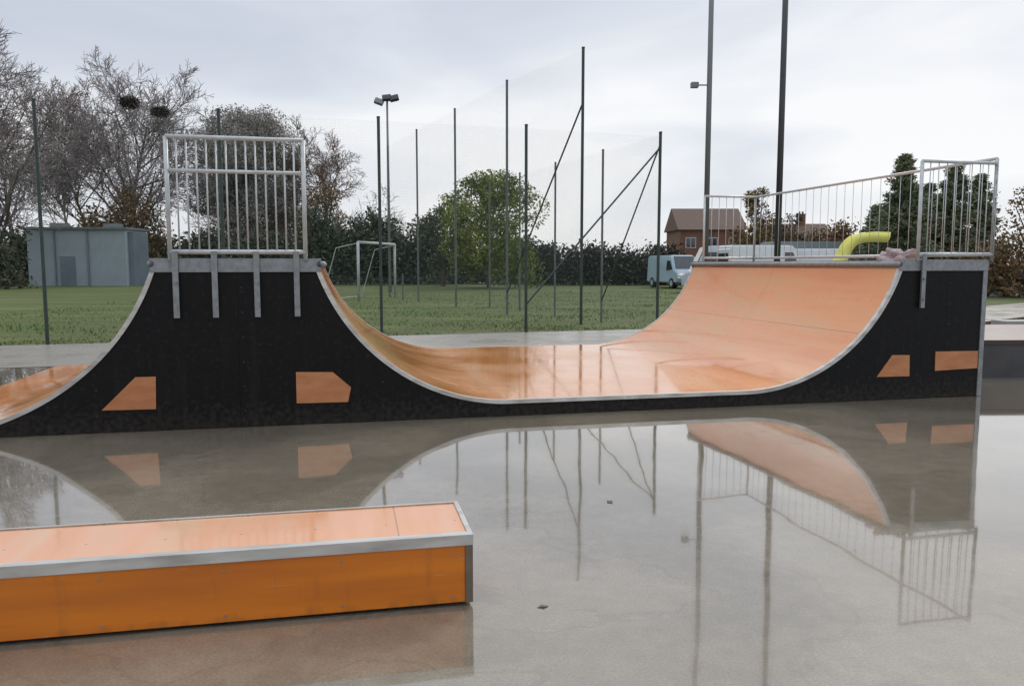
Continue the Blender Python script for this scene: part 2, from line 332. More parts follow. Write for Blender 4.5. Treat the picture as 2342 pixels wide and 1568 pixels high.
e_ = [n_ for n_ in M['grass'].node_tree.nodes if n_.type == 'VALTORGB'][0].color_ramp.elements.new(.50); e_.color = (.088, .098, .034, 1)
M['blade'] = mat('grass_blade', (.095, .145, .032), .8, c2=(.155, .19, .055), scale=1.5)
M['edge_grass'] = mat('muddy_grass_verge', (.07, .065, .035), .9, c2=(.10, .105, .045), scale=2.5, bump=.5)
M['path'] = mat('pale_gravel_path', (.25, .25, .22), .8, scale=3)
M['bark'] = mat('dark_bark', (.10, .083, .070), .9, c2=(.055, .047, .042), scale=5, stretch=(1, 1, .3), bump=.4)
M['twig'] = mat('bare_twig', (.29, .245, .235), .9, c2=(.20, .17, .165), scale=.5)
M['twig_red'] = mat('reddish_twig', (.20, .125, .095), .9, c2=(.14, .09, .07), scale=.5)
M['twig_grey'] = mat('grey_twig', (.25, .235, .22), .9, c2=(.17, .165, .15), scale=.5)
M['pale_bark'] = mat('pale_birch_bark', (.42, .41, .40), .8, c2=(.12, .11, .105), scale=6, stretch=(1, 1, 3), ramp=(.5, .62))
def leafm(n, a, b, s=.9): return mat(n, a, .75, c2=b, scale=s, detail=4, spec=.25, ramp=(.4, .6))
M['leaf_willow'] = leafm('olive_leaf', (.23, .25, .05), (.12, .15, .035))
M['leaf_dark'] = leafm('dark_evergreen_leaf', (.045, .065, .046), (.10, .105, .065))
M['leaf_conifer'] = leafm('conifer_needle', (.11, .14, .08), (.19, .21, .12))
M['leaf_gold'] = leafm('golden_leaf', (.22, .14, .04), (.13, .10, .035))
M['leaf_brown'] = leafm('brown_beech_leaf', (.22, .14, .07), (.13, .09, .045))
M['leaf_holly'] = leafm('blackish_hedge_leaf', (.06, .045, .035), (.04, .04, .03))
M['clad'] = mat('blue_grey_cladding', (.45, .50, .56), .45, c2=(.40, .47, .50), scale=.5, stretch=(1, 1, 2))
M['clad_dark'] = mat('darker_blue_cladding', (.17, .21, .25), .5, scale=.6)
M['roofing'] = mat('weathered_roof', (.16, .19, .19), .6, scale=2)
M['brick'] = mat('brown_brick', (.20, .10, .06), .85, c2=(.15, .08, .05), scale=2)
M['tile'] = mat('brown_roof_tile', (.14, .085, .06), .8, c2=(.10, .065, .05), scale=4)
M['trim'] = mat('white_window_paint', (.6, .6, .6), .5)
M['glass'] = mat('dark_window_glass', (.03, .035, .04), .06, c2=(.05, .055, .06), spec=.8)
M['white'] = mat('white_vehicle_paint', (.72, .76, .77), .25, c2=(.66, .70, .72), coat=.6)
M['silver'] = mat('silver_vehicle_paint', (.50, .55, .60), .3, metal=.15, c2=(.45, .50, .55), coat=.6)
M['blue'] = mat('pale_blue_vehicle_paint', (.42, .54, .60), .28, c2=(.38, .50, .57), coat=.6)
M['greyv'] = mat('grey_blue_box_body', (.24, .29, .29), .4, c2=(.21, .26, .26))
M['rubber'] = mat('tyre_rubber', (.018, .018, .018), .8)
M['lamp'] = mat('headlamp_lens', (.6, .6, .58), .1)
M['redlamp'] = mat('tail_lamp_lens', (.35, .02, .015), .2)
M['yellow'] = mat('yellow_green_plastic', (.86, .84, .20), .35, c2=(.74, .72, .16), scale=3)
M['pink'] = mat('pale_pink_fabric', (.46, .37, .37), .85, c2=(.36, .29, .295), scale=9, bump=.5)
M['darkred'] = mat('rust_red_fabric', (.16, .07, .05), .85, scale=9)
M['mast'] = mat('grey_mast_paint', (.16, .17, .175), .45, metal=.3, c2=(.21, .22, .225), scale=2, stretch=(1, 1, .2))
M['mast_dark'] = mat('dark_mast_paint', (.05, .053, .056), .4, metal=.2, c2=(.075, .08, .083), scale=2, stretch=(1, 1, .2))
M['pad_side'] = mat('dark_grey_pad_side', (.075, .072, .074), .5, c2=(.055, .053, .055))
M['pad_top'] = mat('faded_pinkish_ply', (.30, .21, .17), .3, c2=(.24, .18, .15), scale=2)
M['leaf_litter'] = mat('wet_fallen_leaf', (.06, .04, .02), .4)

# ------------------------------------------------------------------ ground and slab
g = MB(); n = 60
ext = 900
g.quad((-ext, -60, -.06), (ext, -60, -.06), (ext, ext, -.06), (-ext, ext, -.06))
tag(g.build('ground', M['grass']), kind='structure')
slab_poly = [(-45, 3.4), (-8.49, 14.42), (3.35, 18.0), (8.0, 20.5), (21, 31.6), (70, 38), (70, -25), (-45, -25)]
s = MB(); k = len(slab_poly)
s.v = [(x, y, 0) for x, y in slab_poly] + [(x, y, -.10) for x, y in slab_poly]
s.f = [tuple(range(k))] + [(i, (i+1) % k, (i+1) % k + k, i + k) for i in range(k)]
s.build('skatepark_slab', M['concrete'], kind='structure')
ap = MB(); fr_ = [(-45, 3.4), (-8.49, 14.42), (3.35, 18.0), (8.0, 20.5), (21, 31.6)]
for (xa, ya), (xb, yb) in zip(fr_, fr_[1:]):
    ap.quad((xa, ya - 3.7, .004), (xb, yb - 3.7, .004), (xb, yb - .02, .004), (xa, ya - .02, .004))
ap.build('path', mat('damp_brushed_concrete', (.30, .275, .225), .34, c2=(.23, .21, .175), scale=1.3, detail=9, rr=(.22, .40)), kind='structure')

# muddy verge along the slab
v = MB()
vp = [(-45, 3.4), (-8.49, 14.42), (3.35, 18.0), (8.0, 20.5), (21, 31.6)]
for (x0, y0), (x1, y1) in zip(vp, vp[1:]):
    v.quad((x0, y0, -.045), (x1, y1, -.045), (x1 - .2, y1 + .75, -.045), (x0 - .2, y0 + .75, -.045))
v.build('verge', M['edge_grass'], kind='structure')
# pale path across the far side of the playing field
p = MB(); p.quad((-16, 62, -.05), (12, 66, -.05), (12, 70, -.05), (-16, 67, -.05)); p.build('path', M['path'], kind='structure')
p = MB(); p.quad((13, 36, -.052), (60, 40, -.052), (60, 95, -.052), (13, 95, -.052)); p.build('car_park', mat('car_park_asphalt', (.06, .06, .06), .7, scale=3), kind='structure')
# grass tufts over the near field
rng = np.random.default_rng(3)
nb = 34000
xs = rng.uniform(-16, 14, nb); dd = rng.uniform(0, 1, nb) ** 1.6 * 26
ys0 = np.interp(xs, [-45, -8.49, 3.35, 8, 21], [3.4, 14.42, 18.0, 20.5, 31.6]); ys = ys0 + .25 + dd
hh = rng.uniform(.02, .05, nb) * (1 + .4 * (rng.random(nb) > .93)); wd = rng.uniform(.012, .03, nb); an = rng.uniform(0, math.pi, nb)
lx = rng.normal(0, .02, nb); ly = rng.normal(0, .02, nb)
pat = np.sin(xs * 1.1 + 2 * np.sin(ys * .7)) + np.sin(ys * 1.7 + xs * .45) + .7 * np.sin(xs * 3.7 - ys * 2.1) + rng.normal(0, .8, nb)
hh = hh * np.clip(.75 + .35 * pat, .25, 1.9)
V = np.zeros((nb, 3, 3)); V[:, 0] = np.c_[xs - wd*np.cos(an), ys - wd*np.sin(an), np.full(nb, -.065)]
V[:, 1] = np.c_[xs + wd*np.cos(an), ys + wd*np.sin(an), np.full(nb, -.065)]; V[:, 2] = np.c_[xs + lx, ys + ly, hh - .06]
def np_mesh(name, V, m, parent=None, **k):
    nf, q = V.shape[0], V.shape[1]
    me = bpy.data.meshes.new(name); me.vertices.add(nf*q); me.vertices.foreach_set('co', V.reshape(-1))
    me.loops.add(nf*q); me.loops.foreach_set('vertex_index', np.arange(nf*q, dtype=np.int32))
    me.polygons.add(nf); me.polygons.foreach_set('loop_start', np.arange(0, nf*q, q, dtype=np.int32))
    me.polygons.foreach_set('loop_total', np.full(nf, q, dtype=np.int32)); me.update(calc_edges=True); me.materials.append(m)
    o = bpy.data.objects.new(name, me); col.objects.link(o)
    if parent: o.parent = parent
    return tag(o, **k)
np_mesh('grass', V, M['blade'], label='short green grass of the playing field beyond the concrete slab', cat='grass', kind='stuff')

# ------------------------------------------------------------------ the half-pipe (local X along its front, local Y away from the camera)
A0 = Vector((-4.3193, 6.6067, 0)); YAW = R(12.665); W = 5.0
ramp = empty('skate_ramp', A0, YAW, label='long black-sided skate ramp with wet orange riding surface, two decks and steel guard rails', cat='skate ramp')
L1, L2, R1, R2 = 1.245, 2.655, 8.65, 9.75      # deck extents
DECK = 1.42; DT = .085
def arc(L, h0, Rr, n=110):                      # offsets from the coping outwards, heights
    return [(L * i / n, h0 + Rr - math.sqrt(max(Rr*Rr - (L - L * i / n) ** 2, 0))) for i in range(n + 1)]
mid = arc(1.75, .155, 1.85); lefta = arc(1.93, .026, 2.033)
surfL = [(L1 - 2.36, .010)] + [(L1 - o, h) for o, h in reversed(lefta)]
surfM = [(L2 + o, h) for o, h in mid] + [(R1 - o, h) for o, h in reversed(mid)]
TH = .03
def side_panel(y0, y1):
    top = surfL + surfM + [(R2, DECK)]
    # lowered by the surface thickness
    b = MB(); i = 0
    xs_ = [(x, max(z - TH, .004)) for x, z in surfL] + [(x, z - TH) for x, z in surfM] + [(R2 - .01, DECK)]
    # decks
    poly = [(-.72, 0.002)] + [p for p in xs_ if p[0] > -.6]
    for (xa, za), (xb, zb) in zip(xs_, xs_[1:]):
        b.v += [(xa, y0, .004), (xb, y0, .004), (xb, y0, zb), (xa, y0, za), (xa, y1, .004), (xb, y1, .004), (xb, y1, zb), (xa, y1, za)]
        j = len(b.v) - 8
        b.f += [(j, j+1, j+2, j+3), (j+7, j+6, j+5, j+4), (j+3, j+2, j+6, j+7), (j, j+4, j+5, j+1)]
    j = len(b.v) - 8; b.f += [(j+1, j+5, j+6, j+2)]
    return b
side_panel(0, .018).build('side_panel', M['black'], ramp)
side_panel(W - .018, W).build('side_panel', M['black'], ramp)
e = MB(); e.box(R2 - .02, R2 - .002, .02, W - .02, .004, DECK - .031); e.build('end_panel', M['black'], ramp)
# inner cross frames so that the ramp is solid under the boards
fr = MB()
for yy in (1.25, 2.5, 3.75):
    b = side_panel(yy, yy + .05); k0 = len(fr.v); fr.v += b.v; fr.f += [tuple(q + k0 for q in f_) for f_ in b.f]
fr.build('inner_frame', M['black'], ramp)
def surface(pts, name, m, y0=-.006, y1=W + .006, th=TH, label=None):
    b = MB(); n = len(pts)
    dn = []
    for i, (x, z) in enumerate(pts):
        a = pts[max(i-1, 0)]; c = pts[min(i+1, n-1)]; t = Vector((c[0]-a[0], c[1]-a[1])).normalized(); dn.append((-t.y, t.x))
    lo = [(x - dx*th, max(z - dz*th, .002)) for (x, z), (dx, dz) in zip(pts, dn)]
    for i in range(n):
        b.v += [(pts[i][0], y0, pts[i][1]), (pts[i][0], y1, pts[i][1]), (lo[i][0], y0, lo[i][1]), (lo[i][0], y1, lo[i][1])]
    for i in range(n-1):
        a, c = 4*i, 4*i+4
        b.f += [(a, c, c+1, a+1), (a+2, a+3, c+3, c+2), (a, a+2, c+2, c), (a+1, c+1, c+3, a+3)]
    b.f += [(0, 1, 3, 2), (4*n-4, 4*n-2, 4*n-1, 4*n-3)]
    return b.build(name, m, ramp, smooth=False, label=label)
def strip_pts(pts, n=4):
    return pts
split = len(mid)
surface(surfL, 'riding_surface', M['ply'], label='orange curved surface at the left end running down to the slab')
surface(surfM[:split], 'riding_surface', M['ply'], label='orange curved surface right of the left deck')
surface([surfM[split-1], surfM[split]], 'riding_surface', M['ply'], label='flat wet orange boards at the bottom of the ramp')
surface(surfM[split:], 'riding_surface', M['ply'], label='tall orange curved surface rising to the right deck')
# steel edge trim along the front and back edge of the riding surface
def trim(pts, y0, y1):
    b = MB()
    for (xa, za), (xb, zb) in zip(pts, pts[1:]):
        t = Vector((xb-xa, zb-za)).normalized(); nx, nz_ = -t.y, t.x
        q = [(xa + nx*.004, za + nz_*.004), (xb + nx*.004, zb + nz_*.004), (xb - nx*.034, zb - nz_*.034), (xa - nx*.034, za - nz_*.034)]
        j = len(b.v)
        b.v += [(x, y0, max(z, .003)) for x, z in q] + [(x, y1, max(z, .003)) for x, z in q]
        b.f += [(j, j+1, j+2, j+3), (j+7, j+6, j+5, j+4), (j, j+4, j+5, j+1), (j+3, j+2, j+6, j+7)]
    return b
for y0, y1 in ((-.012, .035), (W - .035, W + .012)):
    trim(surfL[16:], y0, y1).build('edge_trim', M['gal_light'], ramp)
    trim(surfM[:split+1], y0, y1).build('edge_trim', M['gal_light'], ramp)
    trim(surfM[split:], y0, y1).build('edge_trim', M['gal_light'], ramp)
for (xa, xb) in ((L1, L2), (R1, R2)):
    b = MB(); b.box(xa + .02, xb - (.02 if xa < 5 else 0), .0, W, DECK - .03, DECK + DT - .02)
    b.build('deck', M['ply'], ramp, bevel=.004)
    b = MB()
    b.box(xa - .012, xb + .014, -.016, -.001, DECK - .036, DECK + DT)
    b.build('deck_fascia', M['gal'], ramp, bevel=.003); b = MB()
    b.box(xa - .012, xb + .014, W + .001, W + .016, DECK - .036, DECK + DT)
    b.build('deck_fascia', M['gal'], ramp, bevel=.003)
for xx in (L1 - .004, L2 + .004, R1 - .004):
    b = MB(); b.tube((xx, -.016, DECK + .035), (xx, W + .016, DECK + .035), .03, n=14); b.build('coping_pipe', M['gal'], ramp, smooth=True)
b = MB(); b.box(R2 + .001, R2 + .013, -.016, W + .016, DECK - .036, DECK + DT); b.build('deck_fascia', M['gal'], ramp)
b = MB(); b.box(R2 - .05, R2 + .006, -.012, .002, .004, DECK - .038); b.box(R2 - .002, R2 + .006, .002, .05, .004, DECK - .038)
b.build('corner_trim', M['gal'], ramp)
# guard rails
GT = DECK + DT + 1.03
def guard(p0, p1, nbars, posts, post_drop=.0, midrail=None, side=0, GT=GT, br=.008):
    p0 = Vector(p0); p1 = Vector(p1); d = (p1 - p0)
    L = d.length; ang = math.atan2(d.y, d.x)
    gr = empty('guard_rail', p0, ang); gr.parent = ramp
    zb = DECK + DT + .055
    b = MB(); b.tube((0, 0, GT), (L, 0, GT), .018); b.build('top_rail', M['gal_pale'], gr, smooth=True)
    b = MB(); b.tube((0, 0, zb), (L, 0, zb), .020); b.build('bottom_rail', M['gal_pale'], gr, smooth=True)
    for t in (0, L):
        b = MB(); b.tube((t, 0, DECK + DT - .02), (t, 0, GT), .019); b.build('end_post', M['gal_pale'], gr, smooth=True)
    for k in range(1, nbars):
        b = MB(); b.tube((L*k/nbars, 0, zb), (L*k/nbars, 0, GT), br, n=6); b.build('bar', M['gal_pale'], gr, smooth=True)
    if midrail:
        b = MB(); b.tube((midrail[0], 0, midrail[2]), (midrail[1], 0, midrail[2]), .016); b.build('mid_rail', M['gal_pale'], gr, smooth=True)
    for t in posts:
        b = MB(); b.box(t - .024, t + .024, -.026, -.006, .99, DECK + DT + .06)
        b.tube((t, -.028, 1.08), (t, -.04, 1.08), .012); b.tube((t, -.028, 1.30), (t, -.04, 1.30), .012)
        b.build('mounting_bracket', M['gal'], gr)
    return gr
g1 = guard((L1 + .16, -.022, 0), (L2 - .12, -.022, 0), 14, (.04, .36, .71, 1.05), midrail=(0, 1.13, 2.25))
guard((R1 + .20, -.022, 0), (R2 + .03, -.022, 0), 9, (.07,), br=.006)
guard((R2 + .03, -.022, 0), (R2 + .03, W + .022, 0), 27, (), GT=GT + .05, br=.0038)
guard((R2 + .03, W + .022, 0), (R1 + .20, W + .022, 0), 7, (), GT=GT + .05, br=.005)
# orange boards let into the black side
def board(pts, **k):
    b = MB(); b.prism(pts, -.009, -.001); return b.build('inset_board', M['inset'], ramp, **k)
board([(.80, .20), (1.235, .195), (1.245, .48), (1.08, .48)])
board([(2.425, .20), (2.88, .195), (2.91, .33), (2.75, .475), (2.425, .485)])
board([(8.43, .255), (8.83, .25), (8.82, .48), (8.61, .485)])
board([(9.15, .30), (9.69, .315), (9.69, .505), (9.145, .51)])
for (x0, x1, z0, z1) in ((.80, 1.245, .2, .48), (2.425, 2.91, .2, .485), (8.43, 8.83, .25, .485), (9.15, 9.69, .3, .51)):
    pass
# a heap of clothing on the right deck
def cloth_heap(name, w_, d_, h_, m, seed, label, loc, rz):
    bm = bmesh.new(); bmesh.ops.create_icosphere(bm, subdivisions=5, radius=1)
    for vv in bm.verts:
        c = vv.co.copy(); q = noise.noise(c * 1.9 + Vector((seed, 0, 0))) * .55 + abs(noise.noise(Vector((c.x * 3.2 + c.y * 2, c.y * 5.5, c.z * 3)) + Vector((0, seed, 0)))) * .28 - .08 + abs(noise.noise(c * 7 + Vector((seed, seed, 0)))) * .07
        z = max(c.z, -.15) + .15
        vv.co = Vector((c.x * (1 + q) * w_ / 2, c.y * (1 + q) * d_ / 2, max(z * (1 + q * 1.3) * h_ * (1 - .35 * c.x), 0)))
    me = bpy.data.meshes.new(name); bm.to_mesh(me); bm.free(); me.materials.append(m)
    for p_ in me.polygons: p_.use_smooth = True
    o = bpy.data.objects.new(name, me); col.objects.link(o); o.location = loc; o.rotation_euler = (0, 0, rz); return tag(o, label, 'jacket')
rm = Matrix.Translation(A0) @ Matrix.Rotation(YAW, 4, 'Z')
cloth_heap('jacket', .44, .34, .10, M['pink'], 2.3, 'pale pink jacket heaped on the front corner of the right deck', rm @ Vector((8.93, .32, DECK + DT - .02)), YAW)

# ------------------------------------------------------------------ grind ledge in the foreground
LY = R(11.75); LH = .31; LW = .49; LLEN = 3.6
ledge = empty('grind_ledge', (-.163, 3.279, 0), LY, label='low orange plywood grind box with steel edges in the foreground', cat='grind box')
b = MB(); b.box(-LLEN, -.007, .006, LW - .006, LH - .024, LH - .0025); b.build('top_board', M['ledge_ply'], ledge)
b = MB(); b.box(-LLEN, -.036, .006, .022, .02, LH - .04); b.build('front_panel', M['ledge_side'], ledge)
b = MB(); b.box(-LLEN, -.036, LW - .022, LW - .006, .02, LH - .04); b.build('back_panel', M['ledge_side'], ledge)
b = MB(); b.box(-.022, -.006, .04, LW - .04, .02, LH - .03); b.build('end_panel', M['ledge_side'], ledge)
for y0, y1 in ((0, .045), (LW - .014, LW)):
    b = MB(); b.box(-LLEN, -.001, y0, y1, LH - .0015, LH + .004)
    yy = y0 if y0 == 0 else y1 - .005
    b.box(-LLEN, -.001, yy, yy + .005, LH - .042, LH - .0015); b.build('steel_edge', M['gal_light'], ledge, bevel=.001)
b = MB(); b.box(-.022, -.001, .0455, LW - .0145, LH - .0015, LH + .004); b.box(-.0055, -.001, .046, LW - .015, LH - .042, LH - .0015)
b.build('end_edge', M['gal_light'], ledge)
for yy in (.0, LW - .036):
    b = MB(); b.box(-.035, -.003, yy, yy + .036, .018, LH - .043); b.build('corner_post', mat('dull_steel_corner', (.20, .16, .12), .5, metal=.4, scale=8) if yy == 0 else M['gal'], ledge)
for i_, xx in enumerate((-.09, -.55, -1.01, -1.47, -1.93, -2.39)):
    for zz in (.045, LH - .075):
        b = MB(); b.tube((xx, .0045, zz), (xx, .007, zz), .0055, n=8); b.build('screw', M['gal'], ledge)
for xx in (-.5, -1.15, -1.8, -2.5, -3.2):
    b = MB(); b.box(xx - .13, xx + .13, .03, LW - .03, .0, .0195); b.build('foot', M['black'], ledge)
b = MB(); b.box(-LLEN + .02, -.06, .06, LW - .06, .0205, LH - .026); b.build('inner_frame', M['black'], ledge)

# low pad at the far right
pad = empty('manual_pad', (6.0, 10.15, 0), R(3), label='low grey-sided skate platform at the right edge behind the ramp', cat='skate platform')
b = MB(); b.box(0, 4.5, 0, 2.6, .0, .44); b.build('side_wall', M['pad_side'], pad)
b = MB(); b.box(-.01, 4.51, -.01, 2.61, .442, .485); b.build('top_board', M['pad_top'], pad, bevel=.004)
b = MB(); b.box(-.015, 4.515, -.018, -.0105, .43, .489); b.build('steel_edge', mat('brown_steel_edge', (.07, .045, .035), .5, scale=8), pad)
kerb = MB(); kerb.box(0, 9, 0, .5, 0, .16)
kerb.build('concrete_bench', mat('pale_concrete', (.33, .32, .29), .6, c2=(.27, .26, .23), scale=3), label='low pale concrete ledge in the distance at the right edge', cat='ledge', bevel=.01)
bpy.data.objects['concrete_bench'].location = (11.3, 18.2, 0); bpy.data.objects['concrete_bench'].rotation_euler = (0, 0, R(4))

# fallen leaves on the wet slab
def G(x, y):
    r = ray(x, y); t = -CAMH / r.z; return Vector((r.x*t, r.y*t, 0))
lb = MB()
o_ = [(0, -.03, .003), (.014, -.012, .004), (.018, .006, .009), (.006, .026, .004), (0, .04, .006), (-.006, .026, .004), (-.018, .006, .008), (-.014, -.012, .004)]
lb.v = list(o_) + [(x, y, z - .0015) for x, y, z in o_]; n8 = 8
lb.f = [tuple(range(8)), tuple(reversed(range(8, 16)))] + [(i, (i+1) % 8, (i+1) % 8 + 8, i + 8) for i in range(8)]
for i, (x, y, s_, rz, lab) in enumerate([(1395, 1148, .9, .4, 'small dark fallen leaf on wet slab in the middle, the farther one'),
                                 (1243, 1387, .75, 1.9, 'small dark fallen leaf on wet slab right of the grind box corner')]):
    o = lb.build('fallen_leaf', M['leaf_litter'], label=lab, cat='leaf', group='leaves on the wet slab')
    o.location = G(x, y); o.scale = (s_, s_, s_); o.rotation_euler = (0, 0, rz)

# ------------------------------------------------------------------ fences
def fence(name, pts, H, r, mpost, mnet, label, braces=(), far_haze=False):
    p0 = Vector((*pts[0], 0)); p1 = Vector((*pts[-1], 0)); ang = math.atan2(p1.y - p0.y, p1.x - p0.x)
    root = empty(name, p0, ang, label=label, cat='fence', group='ball-stop fences round the playing field')
    Minv = (Matrix.Translation(p0) @ Matrix.Rotation(ang, 4, 'Z')).inverted()
    loc = [Minv @ Vector((*q, 0)) for q in pts]
    hs = H if isinstance(H, (list, tuple)) else [H] * len(pts)
    for q_i, (q, h) in enumerate(zip(loc, hs)):
        b = MB(); b.tube((q.x, q.y, -.06), (q.x, q.y, h), r, n=10); b.tube((q.x, q.y, h), (q.x, q.y, h + .03), r * 1.15, n=10)
        b.build('post', mpost if (q_i == 0 or not far_haze) else M['pale_post'], root, smooth=False)  # posts after the first are paled, distance haze put into their colour
    for (a, ha), (c, hc) in zip(list(zip(loc, hs))[:-1], list(zip(loc, hs))[1:]):
        b = MB(); b.quad((a.x, a.y + r, -.04), (c.x, c.y + r, -.04), (c.x, c.y + r, hc - .05), (a.x, a.y + r, ha - .05))
        b.build('net_panel', mnet, root)
    for z0, z1, i, j in braces:
        b = MB(); b.tube((loc[i].x, loc[i].y, z0), (loc[j].x, loc[j].y, z1), r * .62, n=6); b.build('brace', mpost, root)
    return root
E = [(-8.5, 14.5), (-5.55, 15.4), (-2.66, 16.2), (.30, 17.1), (3.31, 18.12)]
fence('ball_stop_fence', E, 4.35, .032, M['green_post'], M['net'], 'dark green mesh fence on posts along the back edge of the slab',
      braces=[(4.05, .6, 4, 3)])
F = [(3.33, 18.2), (2.33, 20.75), (1.25, 23.3), (.25, 25.9), (-.8, 28.5)]
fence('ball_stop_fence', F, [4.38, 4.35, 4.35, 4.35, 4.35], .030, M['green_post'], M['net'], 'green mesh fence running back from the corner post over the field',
      braces=[(4.15, .5, 0, 1)], far_haze=True)
C_ = [(1.74, 20.05), (-.15, 24.2), (-2.0, 28.5), (-3.85, 32.8), (-5.7, 37.2)]
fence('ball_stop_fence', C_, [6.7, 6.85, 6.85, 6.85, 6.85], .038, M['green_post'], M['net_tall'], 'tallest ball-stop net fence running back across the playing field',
      braces=[(5.4, .6, 0, 1)], far_haze=True)
# low pitch barrier and mesh box at the middle of the field
fence('pitch_barrier', [(-9.5, 33), (-4.6, 33.6), (.3, 34.2)], 1.05, .03, M['pale_post'], M['net_tall'], 'low pale pitch barrier behind the football goal')
bpy.data.objects['pitch_barrier']['category'] = 'barrier'
del bpy.data.objects['pitch_barrier']['group']

# ------------------------------------------------------------------ goal, floodlight, masts
gm = mat('goal_white', (.45, .50, .48), .5)
gl = empty('football_goal', (gx(822, 33.5), 33.5, -.06), math.atan2(4.0, gx(905, 37.5) - gx(822, 33.5)), label='white football goal standing on the grass behind the mesh fence', cat='goal')
gw = math.hypot(4.0, gx(905, 37.5) - gx(822, 33.5))
for xx in (0, gw):
    b = MB(); b.tube((xx, 0, 0), (xx, 0, 2.44), .06); b.build('goal_post', gm, gl, smooth=True)
b = MB(); b.tube((0, 0, 2.44), (gw, 0, 2.44), .06); b.build('crossbar', gm, gl, smooth=True)
b = MB()
for xx in (0, gw): b.path([(xx, 0, 2.4), (xx, 1.0, 2.2), (xx, 1.7, .0)], .02)
b.tube((0, 1.7, .02), (gw, 1.7, .02), .02); b.build('net_support', gm, gl)
b = MB(); b.quad((0, 1.7, .02), (gw, 1.7, .02), (gw, 1.0, 2.2), (0, 1.0, 2.2)); b.quad((0, 1.0, 2.2), (gw, 1.0, 2.2), (gw, 0, 2.4), (0, 0, 2.4)); b.build('net', M['net_tall'], gl)

fx = gx(893, 44)
fl = empty('floodlight', (fx, 44, -.06), 0, label='thin floodlight pole with a pair of lamps behind the fence', cat='floodlight')
b = MB(); b.tube((0, 0, 0), (0, 0, 10.3), .09, .055, n=10); b.build('pole', mat('grey_floodlight_pole', (.20, .21, .22), .5, metal=.3), fl, smooth=True)
b = MB(); b.tube((-.55, 0, 10.3), (.55, 0, 10.3), .04); b.build('crossarm', M['mast_dark'], fl)
for i, (xx, zz, rz) in enumerate(((-.42, 10.22, .35), (.0, 10.42, -.1), (.4, 10.4, -.25))):
    b = MB(); Mx = Matrix.Translation((xx, -.12, zz)) @ Matrix.Rotation(rz, 4, 'Y') @ Matrix.Rotation(R(-25), 4, 'X')
    b.box(-.24, .24, -.11, .11, -.15, .15, Mx); b.build('lamp_head', M['mast_dark'] if i else M['mast'], fl, bevel=.02)
def mast(X, Y, r, m, label, H=14.0, stub=None):
    t = empty('mast', (X, Y, 0), 0, label=label, cat='mast', group='tall masts behind the right ramp')
    b = MB(); b.tube((0, 0, .02), (0, 0, H), r, r * .78, n=16); b.build('pole', m, t, smooth=True)
    b = MB(); b.tube((0, 0, 0), (0, 0, .03), r * 2.3, n=16); b.build('base_plate', m, t); b = MB(); b.box(-.05, .05, -.012 - r, -r * .9, .7, 1.15); b.build('service_door', m, t)
    b = MB(); b.box(-1.1, 1.1, -.06, .06, H, H + .1); b.build('crossarm', m, t)
    for xx in (-.8, 0, .8):
        b = MB(); b.box(xx - .25, xx + .25, -.3, -.08, H + .12, H + .5); b.build('lamp_head', M['mast_dark'], t, bevel=.02)
    if stub:
        b = MB(); b.tube((-.42, 0, stub), (0, 0, stub), .02); b.box(-.5, -.3, -.08, .08, stub - .07, stub + .07); b.build('side_bracket', M['mast'], t, bevel=.01)
    return t
q = at(1613, 600, 22.0)
mast(q.x, 22.0, .078, M['mast'], 'light grey tall mast with a small side bracket, left of the pair', stub=at(1610, 195, 22).z)
q = at(1777, 600, 22.0)
mast(q.x, 22.0, .088, M['mast_dark'], 'darker thicker tall mast, right of the pair')

# ------------------------------------------------------------------ trees
def tubes_mesh(name, segs, m, parent, sides):
    if not segs: return
    S = np.array(segs)                          # p0(3) p1(3) r0 r1
    p0, p1, r0, r1 = S[:, :3], S[:, 3:6], S[:, 6:7], S[:, 7:8]
    d = p1 - p0; d /= np.maximum(np.linalg.norm(d, axis=1, keepdims=True), 1e-6)
    ref = np.where(np.abs(d[:, 2:3]) < .9, np.array([[0, 0, 1.]]), np.array([[1., 0, 0]]))
    a = np.cross(d, ref); a /= np.linalg.norm(a, axis=1, keepdims=True); b = np.cross(d, a)
    ring0, ring1 = [], []
    for k in range(sides):
        t = 2*math.pi*k/sides; o = a*math.cos(t) + b*math.sin(t); ring0.append(p0 + o*r0); ring1.append(p1 + o*r1)
    V = []
    for k in range(sides):
        j = (k+1) % sides; V.append(np.stack([ring0[k], ring0[j], ring1[j], ring1[k]], 1))
    return np_mesh(name, np.concatenate(V).astype(np.float32), m, parent)
